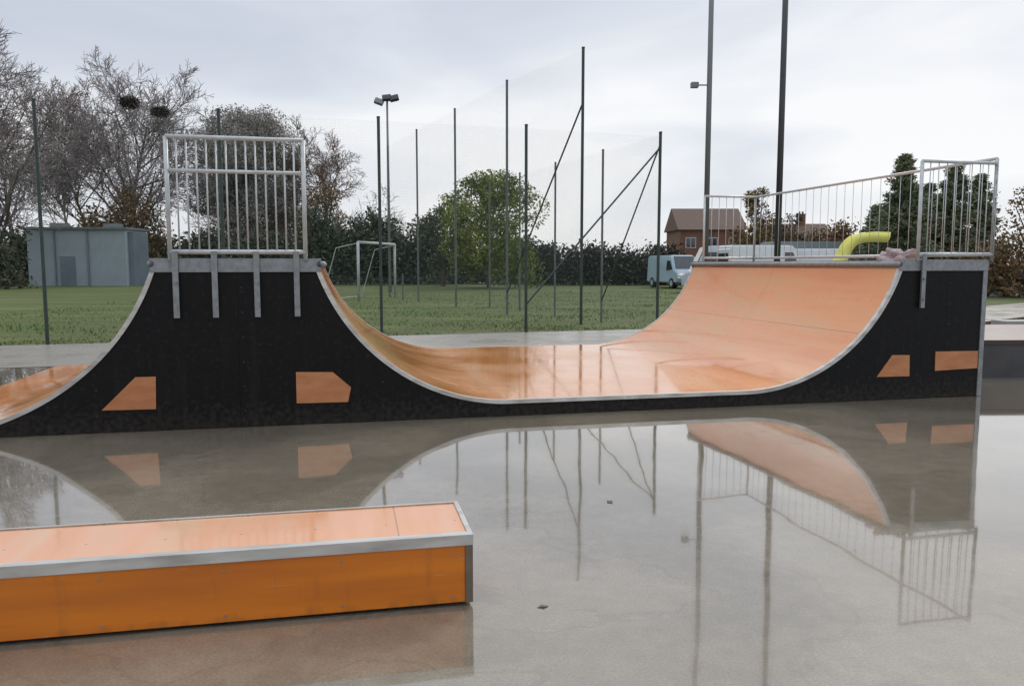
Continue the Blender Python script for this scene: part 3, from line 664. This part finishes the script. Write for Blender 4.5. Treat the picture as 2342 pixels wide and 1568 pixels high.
def bare_tree(loc, H, seed, label, mb, mt, spread=1.0, nlev=(11, 6, 5, 5), up=.35, trunk=.30, group=None, name='bare_tree', twig=.012, fork=.28, tall=.55):
    rnd = random.Random(seed); thick, thin = [], []
    def grow(p, d, L, r, lev):
        ns = 4 if lev < 2 else 3 if lev < 4 else 2
        pts = [p]; cur = p.copy(); dd = d.copy()
        for i in range(ns):
            dd = (dd + Vector((rnd.gauss(0, .12), rnd.gauss(0, .12), rnd.gauss(0, .07) + up * .16 * (lev > 0)))).normalized()
            nx_ = cur + dd * (L / ns)
            ra = r * (1 - .75 * i / ns); rb = r * (1 - .75 * (i + 1) / ns)
            (thick if lev < 2 else thin).append((*cur, *nx_, max(ra, twig * .7), max(rb, twig * .55))); cur = nx_; pts.append(cur.copy())
        if lev >= len(nlev): return
        nc = nlev[lev]
        for c in range(nc):
            t = (fork if lev == 0 else .2) + (1 - (fork if lev == 0 else .2)) * (c + rnd.random() * .8) / nc
            t = min(t, .99); fi = t * ns; i = int(fi); bp_ = pts[i].lerp(pts[i+1], fi - i)
            ax = dd.orthogonal().normalized(); ax.rotate(Matrix.Rotation(rnd.random() * 2 * math.pi + c * 2.4, 3, dd))
            ang = R(rnd.uniform(28, 62)) * (spread if lev == 0 else 1)
            nd = (dd * math.cos(ang) + ax * math.sin(ang)).normalized()
            ln = L * rnd.uniform(.42, .66) * (1 - .45 * t if lev == 0 else 1 - .3 * t) * (1.2 if lev == 0 else 1)
            grow(bp_, nd, ln, max(r * (1 - .75 * t) * .6, twig), lev + 1)
    grow(Vector((0, 0, -.1)), Vector((0, 0, 1)), H * .86, H * .017 * trunk / .3, 0)
    root = empty(name, loc, 0, label=label, cat='tree', group=group)
    tubes_mesh('trunk', thick, mb, root, 7); tubes_mesh('crown', thin, mt, root, 3)
    return root
def leaf_cloud(rng, centers, radii, per, size, flat=1.0):
    V = []
    for c, r in zip(centers, radii):
        n_ = max(20, int(per * r * r))
        d = rng.normal(size=(n_, 3)); d /= np.linalg.norm(d, axis=1, keepdims=True)
        rad = r * rng.uniform(.35, 1.12, (n_, 1)) ** .7
        p = np.array(c) + d * rad * np.array([1, 1, flat])
        a = rng.normal(size=(n_, 3)); a /= np.linalg.norm(a, axis=1, keepdims=True)
        b = np.cross(a, rng.normal(size=(n_, 3))); b /= np.linalg.norm(b, axis=1, keepdims=True)
        s_ = size * rng.uniform(.5, 1.3, (n_, 1))
        V.append(np.stack([p - a*s_, p + b*s_*.5, p + a*s_, p - b*s_*.5], 1))
    V = np.concatenate(V); return V[V[:, :, 2].min(1) > -.05].astype(np.float32)
def leafy_tree(loc, H, Wd, seed, m, label, name='leafy_tree', cat='tree', group=None, base=.18, clumps=34, size=.16, per=260, shape='round', trunkr=.16):
    rng = np.random.default_rng(seed); rnd = random.Random(seed)
    root = empty(name, loc, 0, label=label, cat=cat, group=group)
    cs, rs = [], []
    segs = [((0, 0, -.1), (0, 0, H * .55), trunkr, trunkr * .5)]
    for i in range(clumps):
        t = (i + rng.random()) / clumps; z = H * (base + (1 - base) * t)
        if shape == 'round': rad = Wd / 2 * math.sqrt(max(.06, 1 - ((t - .42) / .60) ** 2))
        elif shape == 'cone': rad = Wd / 2 * (1 - t) ** .8 + .12
        else: rad = Wd / 2 * (1 - t ** 3) + .1
        a = rng.random() * 2 * math.pi; q = rad * rng.uniform(.30, .98)
        cr_ = Wd * rng.uniform(.06, .20) * (1 if shape == 'round' else (1.1 - t * .75))
        c = (math.cos(a) * q, math.sin(a) * q, min(z, H - cr_ * .8)); cs.append(c); rs.append(cr_)
        segs.append(((0, 0, max(.1, c[2] * .6)), c, trunkr * .28, .015))
    tubes_mesh('trunk', [(*a, *b, r0, r1) for a, b, r0, r1 in segs], M['bark'], root, 6)
    np_mesh('crown', leaf_cloud(rng, cs, rs, per, size), m, root)
    return root
def conifer(loc, H, Wd, seed, m, label, group=None, size=.105):
    rng = np.random.default_rng(seed)
    root = empty('conifer_tree', loc, 0, label=label, cat='tree', group=group)
    segs = [(0, 0, -.1, 0, 0, H * .97, H * .018, .02)]; V = []
    nl = int(H * 4.5)
    for i in range(nl):
        t = (i + .5) / nl; z = H * (.06 + .93 * t); L = Wd / 2 * (1 - t) ** .85 * rng.uniform(.75, 1.15) + .15
        for b_ in range(rng.integers(5, 8)):
            a = rng.random() * 2 * math.pi; l = L * rng.uniform(.55, 1.12)
            d = np.array([math.cos(a), math.sin(a), -.15 + .35 * t]); tip = np.array([0, 0, z]) + d * l
            segs.append((0, 0, z, *tip, .03, .01))
            n_ = int(50 + 120 * l); u = rng.uniform(.2, 1.05, (n_, 1)); p = np.array([0, 0, z]) + d * l * u
            p = p + rng.normal(size=(n_, 3)) * np.array([.13, .13, .09]) * (.6 + l * .45)
            aa = d[None] + rng.normal(size=(n_, 3)) * .5; aa /= np.linalg.norm(aa, axis=1, keepdims=True)
            bb = np.cross(aa, rng.normal(size=(n_, 3))); bb /= np.linalg.norm(bb, axis=1, keepdims=True)
            s_ = size * rng.uniform(.5, 1.2, (n_, 1)); V.append(np.stack([p - aa*s_, p + bb*s_*.4, p + aa*s_, p - bb*s_*.4], 1))
    tubes_mesh('trunk', segs, M['bark'], root, 5)
    np_mesh('crown', np.concatenate(V).astype(np.float32), m, root)
    return root
def hedge(x0, x1, Y, H, D, seed, m, name, label, cat='hedge', per=420, size=.13, bumps=1.0, group=None):
    rng = np.random.default_rng(seed); L = x1 - x0
    root = empty(name, (x0, Y, -.06), 0, label=label, cat=cat, group=group)
    nb_ = int(max(6, L * 2.2)); V = []; segs = []
    for i in range(nb_):
        x = L * (i + rng.random()) / nb_; hmax = H * (1 + bumps * .16 * math.sin(x * 1.3 + seed) + bumps * .10 * rng.normal())
        for z in np.arange(.25, max(hmax - .3, .4), .55):
            n_ = int(per * .42); p = rng.normal(size=(n_, 3)) * np.array([.42, D * .35, .33]) + np.array([x, 0, z])
            a = rng.normal(size=(n_, 3)); a /= np.linalg.norm(a, axis=1, keepdims=True)
            b = np.cross(a, rng.normal(size=(n_, 3))); b /= np.linalg.norm(b, axis=1, keepdims=True)
            s_ = size * rng.uniform(.5, 1.3, (n_, 1)); V.append(np.stack([p - a*s_, p + b*s_*.5, p + a*s_, p - b*s_*.5], 1))
        segs.append((x, 0, 0, x + rng.normal() * .1, 0, hmax * .8, .035, .012))
    V = np.concatenate(V); V = V[V[:, :, 2].min(1) > -.02]
    tubes_mesh('stem', segs, M['bark'], root, 5); np_mesh('foliage', V.astype(np.float32), m, root)
    return root
def TP(x, Y): return (gx(x, Y), Y, -.06)
def TH_(y, Y): return (605 - y) / 1821.0 * Y + CAMH     # height that reaches image row y
bg_ = 'bare winter trees on the left'
bare_tree(TP(2, 52), TH_(128, 52), 11, 'tallest bare winter tree cut by the left edge of the picture', M['bark'], M['twig'], group=bg_, spread=.72, twig=.024, nlev=(18, 9, 7, 5), fork=.16)
bare_tree(TP(58, 57), TH_(250, 57), 12, 'smaller dark bare tree beside the tallest one at the left edge', M['bark'], M['twig_grey'], group=bg_, spread=.75, nlev=(16, 9, 7, 4), twig=.024)
bare_tree(TP(160, 70), TH_(262, 70), 13, 'slender pale-trunked birch above the left part of the blue-grey building', M['pale_bark'], M['twig'], group=bg_, spread=.6, nlev=(16, 8, 7, 4), trunk=.16, twig=.025)
bare_tree(TP(235, 73), TH_(270, 73), 17, 'short bare tree between the slender birch and the big spreading tree', M['bark'], M['twig_red'], group=bg_, spread=.8, nlev=(16, 9, 7, 4), trunk=.2, twig=.025)
bare_tree(TP(335, 68), TH_(190, 68), 25, 'large spreading bare tree with dark bird nests in its crown', M['bark'], M['twig'], group=bg_, spread=.86, nlev=(20, 9, 8, 5), twig=.025, fork=.16)
bare_tree(TP(540, 74), TH_(325, 74), 31, 'broad round-topped bare tree behind the left guard rail', M['bark'], M['twig_grey'], group=bg_, spread=1.05, nlev=(17, 9, 8, 6), twig=.026, fork=.12)
bare_tree(TP(640, 78), TH_(300, 78), 37, 'dense bare tree behind the right end of the left guard rail', M['bark'], M['twig_grey'], group=bg_, spread=1.0, nlev=(16, 9, 8, 6), twig=.026, fork=.12)
bare_tree(TP(742, 76), TH_(345, 76), 41, 'low reddish-brown bare tree right of the round-topped one', M['bark'], M['twig_red'], group=bg_, spread=1.1, nlev=(14, 9, 7, 5), twig=.024, fork=.1)
M['dome'] = leafm('grey_olive_twig_mass', (.33, .31, .27), (.21, .195, .17))
leafy_tree(TP(575, 73), TH_(262, 73), 10.6, 51, M['dome'], 'dense dome-shaped grey tree filling the view through the left guard rail', clumps=120, base=.08, size=.10, per=300, trunkr=.3)
leafy_tree(TP(755, 70), TH_(425, 70), 5.4, 52, M['leaf_brown'], 'low rounded brown bush between the left guard rail and the fence post', name='brown_bush', cat='bush', clumps=40, base=.05, size=.12, per=220)
# nests
for (x, y, Yy, s_, lab) in ((296, 235, 67.5, .62, 'dark bird nest high in the big bare tree, the left and higher one'), (366, 256, 67.5, .55, 'dark bird nest in the big bare tree, the right and lower one')):
    rngn = random.Random(int(x)); b = MB(); c = at(x, y, Yy)
    for k in range(420):
        th = rngn.random() * 6.28; ph = rngn.gauss(0, .5); rr_ = s_ * rngn.uniform(.5, 1.0)
        a = Vector((math.cos(th) * rr_, math.sin(th) * rr_, ph * s_ * .55)); d = Vector((rngn.gauss(0, 1), rngn.gauss(0, 1), rngn.gauss(0, .5))).normalized() * .35
        b.tube(a - d, a + d, .035, .02, n=3, cap=False)
    o = b.build('bird_nest', M['bark'], label=lab, cat='nest', group='nests in the big bare tree'); o.location = c

leafy_tree(TP(1118, 52), TH_(398, 52), 6.9, 5, M['leaf_willow'], 'olive-green leafy tree in the middle behind the tall net', clumps=66, size=.11, per=380, base=.10)
leafy_tree(TP(1015, 56), TH_(470, 56), 3.6, 6, M['leaf_dark'], 'dark green bush left of the olive tree', name='evergreen_bush', cat='bush', base=.05, clumps=26, size=.13)
hedge(gx(700, 62), gx(1010, 62), 62, TH_(505, 62), 2.6, 7, M['leaf_dark'], 'evergreen_hedge', 'dark evergreen hedge between the reddish bare tree and the olive tree', per=330, size=.17)
hedge(gx(-40, 66), gx(760, 66), 66, TH_(545, 66), 2.6, 8, M['leaf_dark'], 'evergreen_hedge', 'dark evergreen hedge behind the blue-grey building and left deck', per=200, size=.2)
hedge(gx(1000, 64), gx(1250, 64), 64, TH_(560, 64), 2.4, 18, M['leaf_dark'], 'evergreen_hedge', 'dark green hedge under the olive tree', per=220, size=.2)
hedge(gx(1235, 60), gx(1552, 60), 60, TH_(565, 60), 2.2, 9, M['leaf_holly'], 'clipped_hedge', 'blackish-brown hedge behind the corner post of the mesh fence', per=360, size=.15, bumps=.25)
leafy_tree(TP(20, 50), TH_(520, 50), 3.6, 10, M['leaf_dark'], 'dark rounded bush at the left edge below the bare trees', name='evergreen_bush', cat='bush', base=.02, clumps=26, size=.13)
leafy_tree(TP(-25, 47), TH_(440, 47), 3.2, 19, M['leaf_dark'], 'taller dark bush cut by the left edge of the picture', name='evergreen_bush', cat='bush', base=.02, clumps=26, size=.13)
hedge(gx(200, 64), gx(375, 64), 64, TH_(455, 64), 2.0, 28, M['leaf_brown'], 'brown_hedge', 'tall brown hedge behind the right end of the blue-grey building', per=170, size=.15, bumps=.9)
leafy_tree(TP(1730, 62), TH_(432, 62), 3.3, 14, M['leaf_gold'], 'golden autumn tree between the two tall masts', clumps=44, base=.08, shape='round', size=.12, per=420)
leafy_tree(TP(1800, 66), TH_(490, 66), 3.2, 15, M['leaf_dark'], 'dark rounded bush right of the darker mast', name='evergreen_bush', cat='bush', base=.05, clumps=24, size=.14)
hedge(gx(1680, 70), gx(1990, 70), 70, TH_(522, 70), 2.0, 16, M['leaf_brown'], 'clipped_hedge', 'brown hedge behind the parked vans', per=260, size=.16)
cg = 'conifers behind the right deck'
conifer(TP(2052, 40), TH_(355, 40), 4.4, 21, M['leaf_conifer'], 'tallest dark conifer behind the yellow slide', cg)
conifer(TP(1995, 43), TH_(470, 43), 3.2, 24, M['leaf_conifer'], 'short conifer on the left side of the tallest one', cg)
conifer(TP(2165, 42), TH_(375, 42), 4.6, 22, M['leaf_conifer'], 'conifer seen through the front guard rail of the right deck', cg)
conifer(TP(2225, 46), TH_(400, 46), 4.4, 27, M['leaf_conifer'], 'right-hand conifer close to the end post of the right guard rail', cg)
conifer(TP(2110, 45), TH_(420, 45), 4.4, 29, M['leaf_conifer'], 'conifer between the tallest one and the guard rail one', cg)
leafy_tree(TP(2345, 36), TH_(425, 36), 2.6, 33, M['leaf_brown'], 'dark brownish tree cut by the right edge of the picture', clumps=34, base=.05, size=.10)
hedge(gx(2225, 38), gx(2480, 38), 38, TH_(545, 38), 1.8, 34, M['leaf_brown'], 'beech_hedge', 'brown beech hedge at the right edge of the picture', per=420, size=.11)

# ------------------------------------------------------------------ buildings
bx0 = gx(72, 57); bw = gx(296, 57) - bx0; bh = TH_(524, 57)
bl = empty('sports_building', (bx0, 57, -.06), 0, label='long low blue-grey metal-clad building behind the field at left', cat='building')
wall = MB()
nr = 90
for i in range(nr):
    x0 = bw * i / nr; st = bw / nr
    wall.v += [(x0, 0, 0), (x0 + st*.5, 0, 0), (x0 + st*.5, -.05, 0), (x0 + st, -.05, 0), (x0, 0, bh), (x0 + st*.5, 0, bh), (x0 + st*.5, -.05, bh), (x0 + st, -.05, bh)]
    j = len(wall.v) - 8; wall.f += [(j, j+1, j+5, j+4), (j+1, j+2, j+6, j+5), (j+2, j+3, j+7, j+6)]
    wall.v += [(x0 + st, -.05, 0), (x0 + st, 0, 0), (x0 + st, 0, bh), (x0 + st, -.05, bh)]; j = len(wall.v) - 4; wall.f += [(j, j+1, j+2, j+3)]
wall.box(0, bw, .01, 3.2, 0, bh)
wall.build('wall', M['clad'], bl)
b = MB(); b.prism([(-.2, bh + .01), (bw + .2, bh + .01), (bw + .2, bh + .16), (-.2, bh + .16)], -.3, 3.4); b.build('roof', M['roofing'], bl)
b = MB(); b.box(bw + .01, bw + .4, .3, 2.6, 0, bh * .96); b.build('end_bay', M['clad_dark'], bl)
b = MB(); b.box(2.3, 3.4, -.10, -.052, 0, 2.1); b.build('door', M['clad_dark'], bl)
for xx in (2.0, bw * .62): 
    b = MB(); b.tube((xx, -.12, 0), (xx, -.12, bh), .06); b.build('downpipe', M['clad_dark'], bl)
for xx, hh_ in ((bw * .17, .35), (bw * .72, .3)):
    b = MB(); b.box(xx, xx + 1.0, .8, 1.7, bh + .161, bh + .16 + hh_); b.build('roof_vent', M['gal'], bl)

def house(x, Y, wd, dp_, eave, ridge, label, chim=(.2,), rz=0, nw=3):
    h = empty('brick_house', (gx(x, Y), Y, -.06), rz, label=label, cat='house')
    b = MB(); b.prism([(-wd/2, 0), (wd/2, 0), (wd/2, eave), (-wd/2, eave)], 0, dp_); b.build('wall', M['brick'], h)
    b = MB()
    b.quad((-wd/2 - .3, -.35, eave - .12), (wd/2 + .3, -.35, eave - .12), (wd/2 + .3, dp_/2, ridge), (-wd/2 - .3, dp_/2, ridge))
    b.quad((-wd/2 - .3, dp_ + .35, eave - .12), (wd/2 + .3, dp_ + .35, eave - .12), (wd/2 + .3, dp_/2, ridge), (-wd/2 - .3, dp_/2, ridge))
    j = len(b.v); b.v += [(-wd/2 - .3, -.35, eave - .12), (-wd/2 - .3, dp_ + .35, eave - .12), (-wd/2 - .3, dp_/2, ridge), (wd/2 + .3, -.35, eave - .12), (wd/2 + .3, dp_ + .35, eave - .12), (wd/2 + .3, dp_/2, ridge)]
    b.f += [(j, j+1, j+2), (j+3, j+5, j+4)]
    rf = b.build('roof', M['tile'], h)
    for c in chim:
        b = MB(); b.box(wd*c - .45, wd*c + .45, dp_/2 - .4, dp_/2 + .4, ridge - .8, ridge + 1.1); b.box(wd*c - .5, wd*c + .5, dp_/2 - .45, dp_/2 + .45, ridge + 1.101, ridge + 1.2)
        b.tube((wd*c - .2, dp_/2, ridge + 1.2), (wd*c - .2, dp_/2, ridge + 1.5), .12); b.tube((wd*c + .2, dp_/2, ridge + 1.2), (wd*c + .2, dp_/2, ridge + 1.5), .12)
        b.build('chimney', M['brick'], rf)
    for i in range(nw):
        for zz in (1.0, 3.4):
            if zz + 1.2 > eave: continue
            xx = -wd/2 + wd * (i + .5) / nw
            b = MB(); b.box(xx - .6, xx + .6, -.05, -.004, zz, zz + 1.2); f_ = b.build('window', M['trim'], h)
            b = MB(); b.box(xx - .52, xx - .03, -.06, -.051, zz + .08, zz + 1.12); b.box(xx + .03, xx + .52, -.06, -.051, zz + .08, zz + 1.12); b.build('pane', M['glass'], f_)
    return h
house(1625, 92, 7.4, 8, 5.6, TH_(478, 96), 'brown brick house with tiled roof behind the light grey mast', chim=())
house(1835, 96, 7.2, 8, 4.2, TH_(512, 100), 'lower brown house with a chimney right of the darker mast', chim=(.12,))
house(1948, 110, 7.0, 8, 3.4, TH_(545, 114), 'far grey-brown house just left of the conifers', chim=())

# ------------------------------------------------------------------ vehicles (local X length, front towards +X, local -Y side towards the camera when rz = 0)
def vehicle(name, label, loc, rz, Lg, Wd, Hh, kind, m):
    v_ = empty(name, loc, rz, label=label, cat='van' if kind != 'car' else 'car', group='vehicles parked beyond the ramp')
    if kind == 'car':
        prof = [(0, .35), (0, .75), (.03, .92), (.22, 1.0), (.34, 1.42 * Hh / 1.45), (.42, Hh), (.66, Hh), (.78, .98), (.95, .85), (1, .7), (1, .35)]
        win = [(.245, 1.02), (.35, Hh - .12), (.43, Hh - .07), (.65, Hh - .07), (.745, 1.0)]
    elif kind == 'van':
        prof = [(0, .35), (0, Hh - .15), (.02, Hh), (.70, Hh), (.76, Hh - .05), (.87, 1.18), (.98, 1.02), (1, .85), (1, .35)]
        win = [(.64, 1.15), (.64, Hh - .35), (.735, Hh - .35), (.83, 1.2)]
    else:
        prof = [(0, .45), (0, Hh), (.72, Hh), (.72, Hh * .84), (.80, Hh * .84), (.9, 1.35), (.99, 1.15), (1, .9), (1, .45)]
        win = [(.745, 1.3), (.745, Hh * .76), (.80, Hh * .76), (.875, 1.36)]
    P = [((x - .5) * Lg, z) for x, z in prof]
    bm = bmesh.new()
    def wy(z): return Wd / 2 * (1 - .10 * max(0, (z - 1.0)) / max(Hh - 1, .3)) if kind != 'box' else Wd / 2
    a = [bm.verts.new((x, -wy(z), z)) for x, z in P]; c = [bm.verts.new((x, wy(z), z)) for x, z in P]
    bm.faces.new(a); bm.faces.new(list(reversed(c)))
    for i in range(len(P)):
        j = (i + 1) % len(P); bm.faces.new((a[j], a[i], c[i], c[j]))
    bmesh.ops.recalc_face_normals(bm, faces=bm.faces)
    bmesh.ops.bevel(bm, geom=list(bm.edges), offset=.07, segments=2, affect='EDGES', clamp_overlap=True)
    me = bpy.data.meshes.new('body'); bm.to_mesh(me); bm.free(); me.materials.append(m)
    bo = bpy.data.objects.new('body', me); col.objects.link(bo); bo.parent = v_
    for s_ in (-1, 1):
        b = MB(); pts = [((x - .5) * Lg, z) for x, z in win]; i = len(b.v)
        b.v = [(x, s_ * (wy(z) + .004), z) for x, z in pts] + [(x, s_ * (wy(z) + .012), z) for x, z in pts]; n_ = len(pts)
        b.f = [tuple(range(n_)), tuple(reversed(range(n_, 2*n_)))] + [(k, (k+1) % n_, (k+1) % n_ + n_, k + n_) for k in range(n_)]
        b.build('side_window', M['glass'], v_)
        for xx in (-.31, .31):
            b = MB(); b.tube((xx * Lg, s_ * (Wd/2 - .22), .33), (xx * Lg, s_ * (Wd/2 + .015), .33), .33, n=18); t_ = b.build('wheel', M['rubber'], v_)
            b = MB(); b.tube((xx * Lg, s_ * (Wd/2 + .016), .33), (xx * Lg, s_ * (Wd/2 + .03), .33), .19, n=14); b.build('rim', M['silver'], t_)
        b = MB(); yy = s_ * (Wd/2 - .28); b.box(Lg/2 + .002, Lg/2 + .02, yy - .17, yy + .17, .66, .82); b.build('headlight', M['lamp'], v_)
        b = MB(); b.box(-Lg/2 - .02, -Lg/2 - .002, s_ * (Wd/2 - .16) - .08, s_ * (Wd/2 - .16) + .08, .75, 1.1); b.build('tail_light', M['redlamp'], v_)
    # windscreen follows the slope between the last two window points
    if kind != 'box':
        p1_, p0_ = win[-1], win[-2]
        b = MB(); ox, oz = .11, .05
        ws = [((.87 - .5) * Lg if kind == 'van' else (.78 - .5) * Lg, 1.22 if kind == 'van' else 1.02), ((.765 - .5) * Lg if kind == 'van' else (.665 - .5) * Lg, Hh - .09)]
        d = Vector((ws[0][0] - ws[1][0], ws[0][1] - ws[1][1])).normalized(); nx_, nz_ = -d.y, d.x
        if nx_ < 0: nx_, nz_ = -nx_, -nz_
        k = .03; b.v = [(x + nx_*q_, s_ * (wy(z) - .14), z + nz_*q_) for q_ in (k*.2, k) for (x, z), s_ in ((ws[0], -1), (ws[0], 1), (ws[1], 1), (ws[1], -1))]
        b.f = [(0, 1, 2, 3), (7, 6, 5, 4), (0, 4, 5, 1), (1, 5, 6, 2), (2, 6, 7, 3), (3, 7, 4, 0)]; b.build('windscreen', M['glass'], v_)
    b = MB(); b.box(-Lg/2 - .03, -Lg/2 - .004, -Wd/2 + .3, Wd/2 - .3, Hh * .58, Hh * .84); b.build('rear_window', M['glass'], v_)
    b = MB(); b.box(Lg/2 - .02, Lg/2 + .05, -Wd/2 + .1, Wd/2 - .1, .38, .56); b.box(-Lg/2 - .05, -Lg/2 + .02, -Wd/2 + .1, Wd/2 - .1, .38, .56); b.build('bumper', M['rubber'], v_)
    return v_
def VP(x, Y): return (gx(x, Y), Y, -.05)
vehicle('parked_van', 'pale blue van seen end-on beside the corner post of the mesh fence', VP(1540, 52), R(-75), 4.6, 1.8, 2.1, 'van', M['blue'])
vehicle('parked_van', 'silver-blue van parked behind the left end of the right ramp', VP(1662, 43), R(176), 5.2, 1.9, 2.5, 'van', M['silver'])
vehicle('parked_van', 'white van parked between the two masts', VP(1745, 40), R(8), 4.4, 1.85, 2.45, 'van', M['white'])
vehicle('parked_van', 'small white van parked behind the darker mast', VP(1815, 41), R(170), 4.2, 1.8, 2.3, 'van', M['white'])
vehicle('parked_van', 'grey-blue box truck parked left of the yellow slide', VP(1856, 46), R(0), 5.6, 2.1, 2.8, 'box', M['greyv'])

# ------------------------------------------------------------------ playground slide
SY = 26.0
sl = empty('playground_slide', (gx(1953, SY), SY, -.06), 0, label='curved yellow-green playground slide behind the right ramp', cat='slide')
k = SY / 1821.0
cp = [((2040 - 1975) * k, TH_(541, SY)), ((2015 - 1975) * k, TH_(540, SY)), ((1990 - 1975) * k, TH_(541, SY)), ((1968 - 1975) * k, TH_(548, SY)), ((1953 - 1975) * k, TH_(564, SY)),
      ((1942 - 1975) * k, TH_(588, SY)), ((1926 - 1975) * k, TH_(622, SY)), ((1902 - 1975) * k, .55), ((1870 - 1975) * k, .42)]
def smooth(pts, m_=5):
    o = []
    for i in range(len(pts) - 1):
        p_ = [Vector(pts[max(i-1, 0)]), Vector(pts[i]), Vector(pts[i+1]), Vector(pts[min(i+2, len(pts)-1)])]
        for j in range(m_):
            t = j / m_
            o.append(.5 * ((2*p_[1]) + (p_[2]-p_[0])*t + (2*p_[0]-5*p_[1]+4*p_[2]-p_[3])*t*t + (-p_[0]+3*p_[1]-3*p_[2]+p_[3])*t**3))
    o.append(Vector(pts[-1])); return o
cs = smooth(cp); b = MB()
sec = []
for i in range(13):
    a = 2 * math.pi * i / 12; sec.append((.20 * math.cos(a), .14 * math.sin(a)))
secs = [(-.26, .18), (-.22, .17), (-.20, .02), (-.12, -.05), (0, -.07), (.12, -.05), (.20, .02), (.22, .17), (.26, .18), (.24, .0), (.14, -.12), (0, -.15), (-.14, -.12), (-.24, .0)]
ns_ = len(secs)
for i, c in enumerate(cs):
    t = (cs[min(i+1, len(cs)-1)] - cs[max(i-1, 0)]).normalized(); nrm = Vector((t.y, -t.x))
    if nrm.y < 0: nrm = -nrm
    for (sy, sz) in secs: b.v.append((c.x + nrm.x * sz, sy, c.y + nrm.y * sz))
for i in range(len(cs) - 1):
    for j in range(ns_):
        q_ = (j + 1) % ns_; b.f.append((i*ns_ + j, i*ns_ + q_, (i+1)*ns_ + q_, (i+1)*ns_ + j))
b.f.append(tuple(range(ns_))); b.f.append(tuple(reversed(range((len(cs)-1)*ns_, len(cs)*ns_))))
b.build('chute', M['yellow'], sl, smooth=True)
blue_ = mat('blue_grey_playframe', (.12, .17, .24), .5)
for xx, yy in ((.15, -.3), (.15, .3), (1.0, -.3), (1.0, .3)):
    b = MB(); b.tube((xx, yy, 0), (xx, yy, 1.75), .045); b.build('leg', blue_, sl)
b = MB(); b.box(.08, 1.05, -.36, .36, 1.55, 1.62); b.build('platform', blue_, sl)
b = MB()
for z in (.3, .6, .9, 1.2, 1.5): b.tube((1.25 - z * .1, -.28, z), (1.25 - z * .1, .28, z), .025)
for yy in (-.28, .28): b.tube((1.27, yy, 0), (1.07, yy, 1.95), .03)
b.build('ladder', mat('red_brown_ladder', (.15, .06, .045), .5), sl)
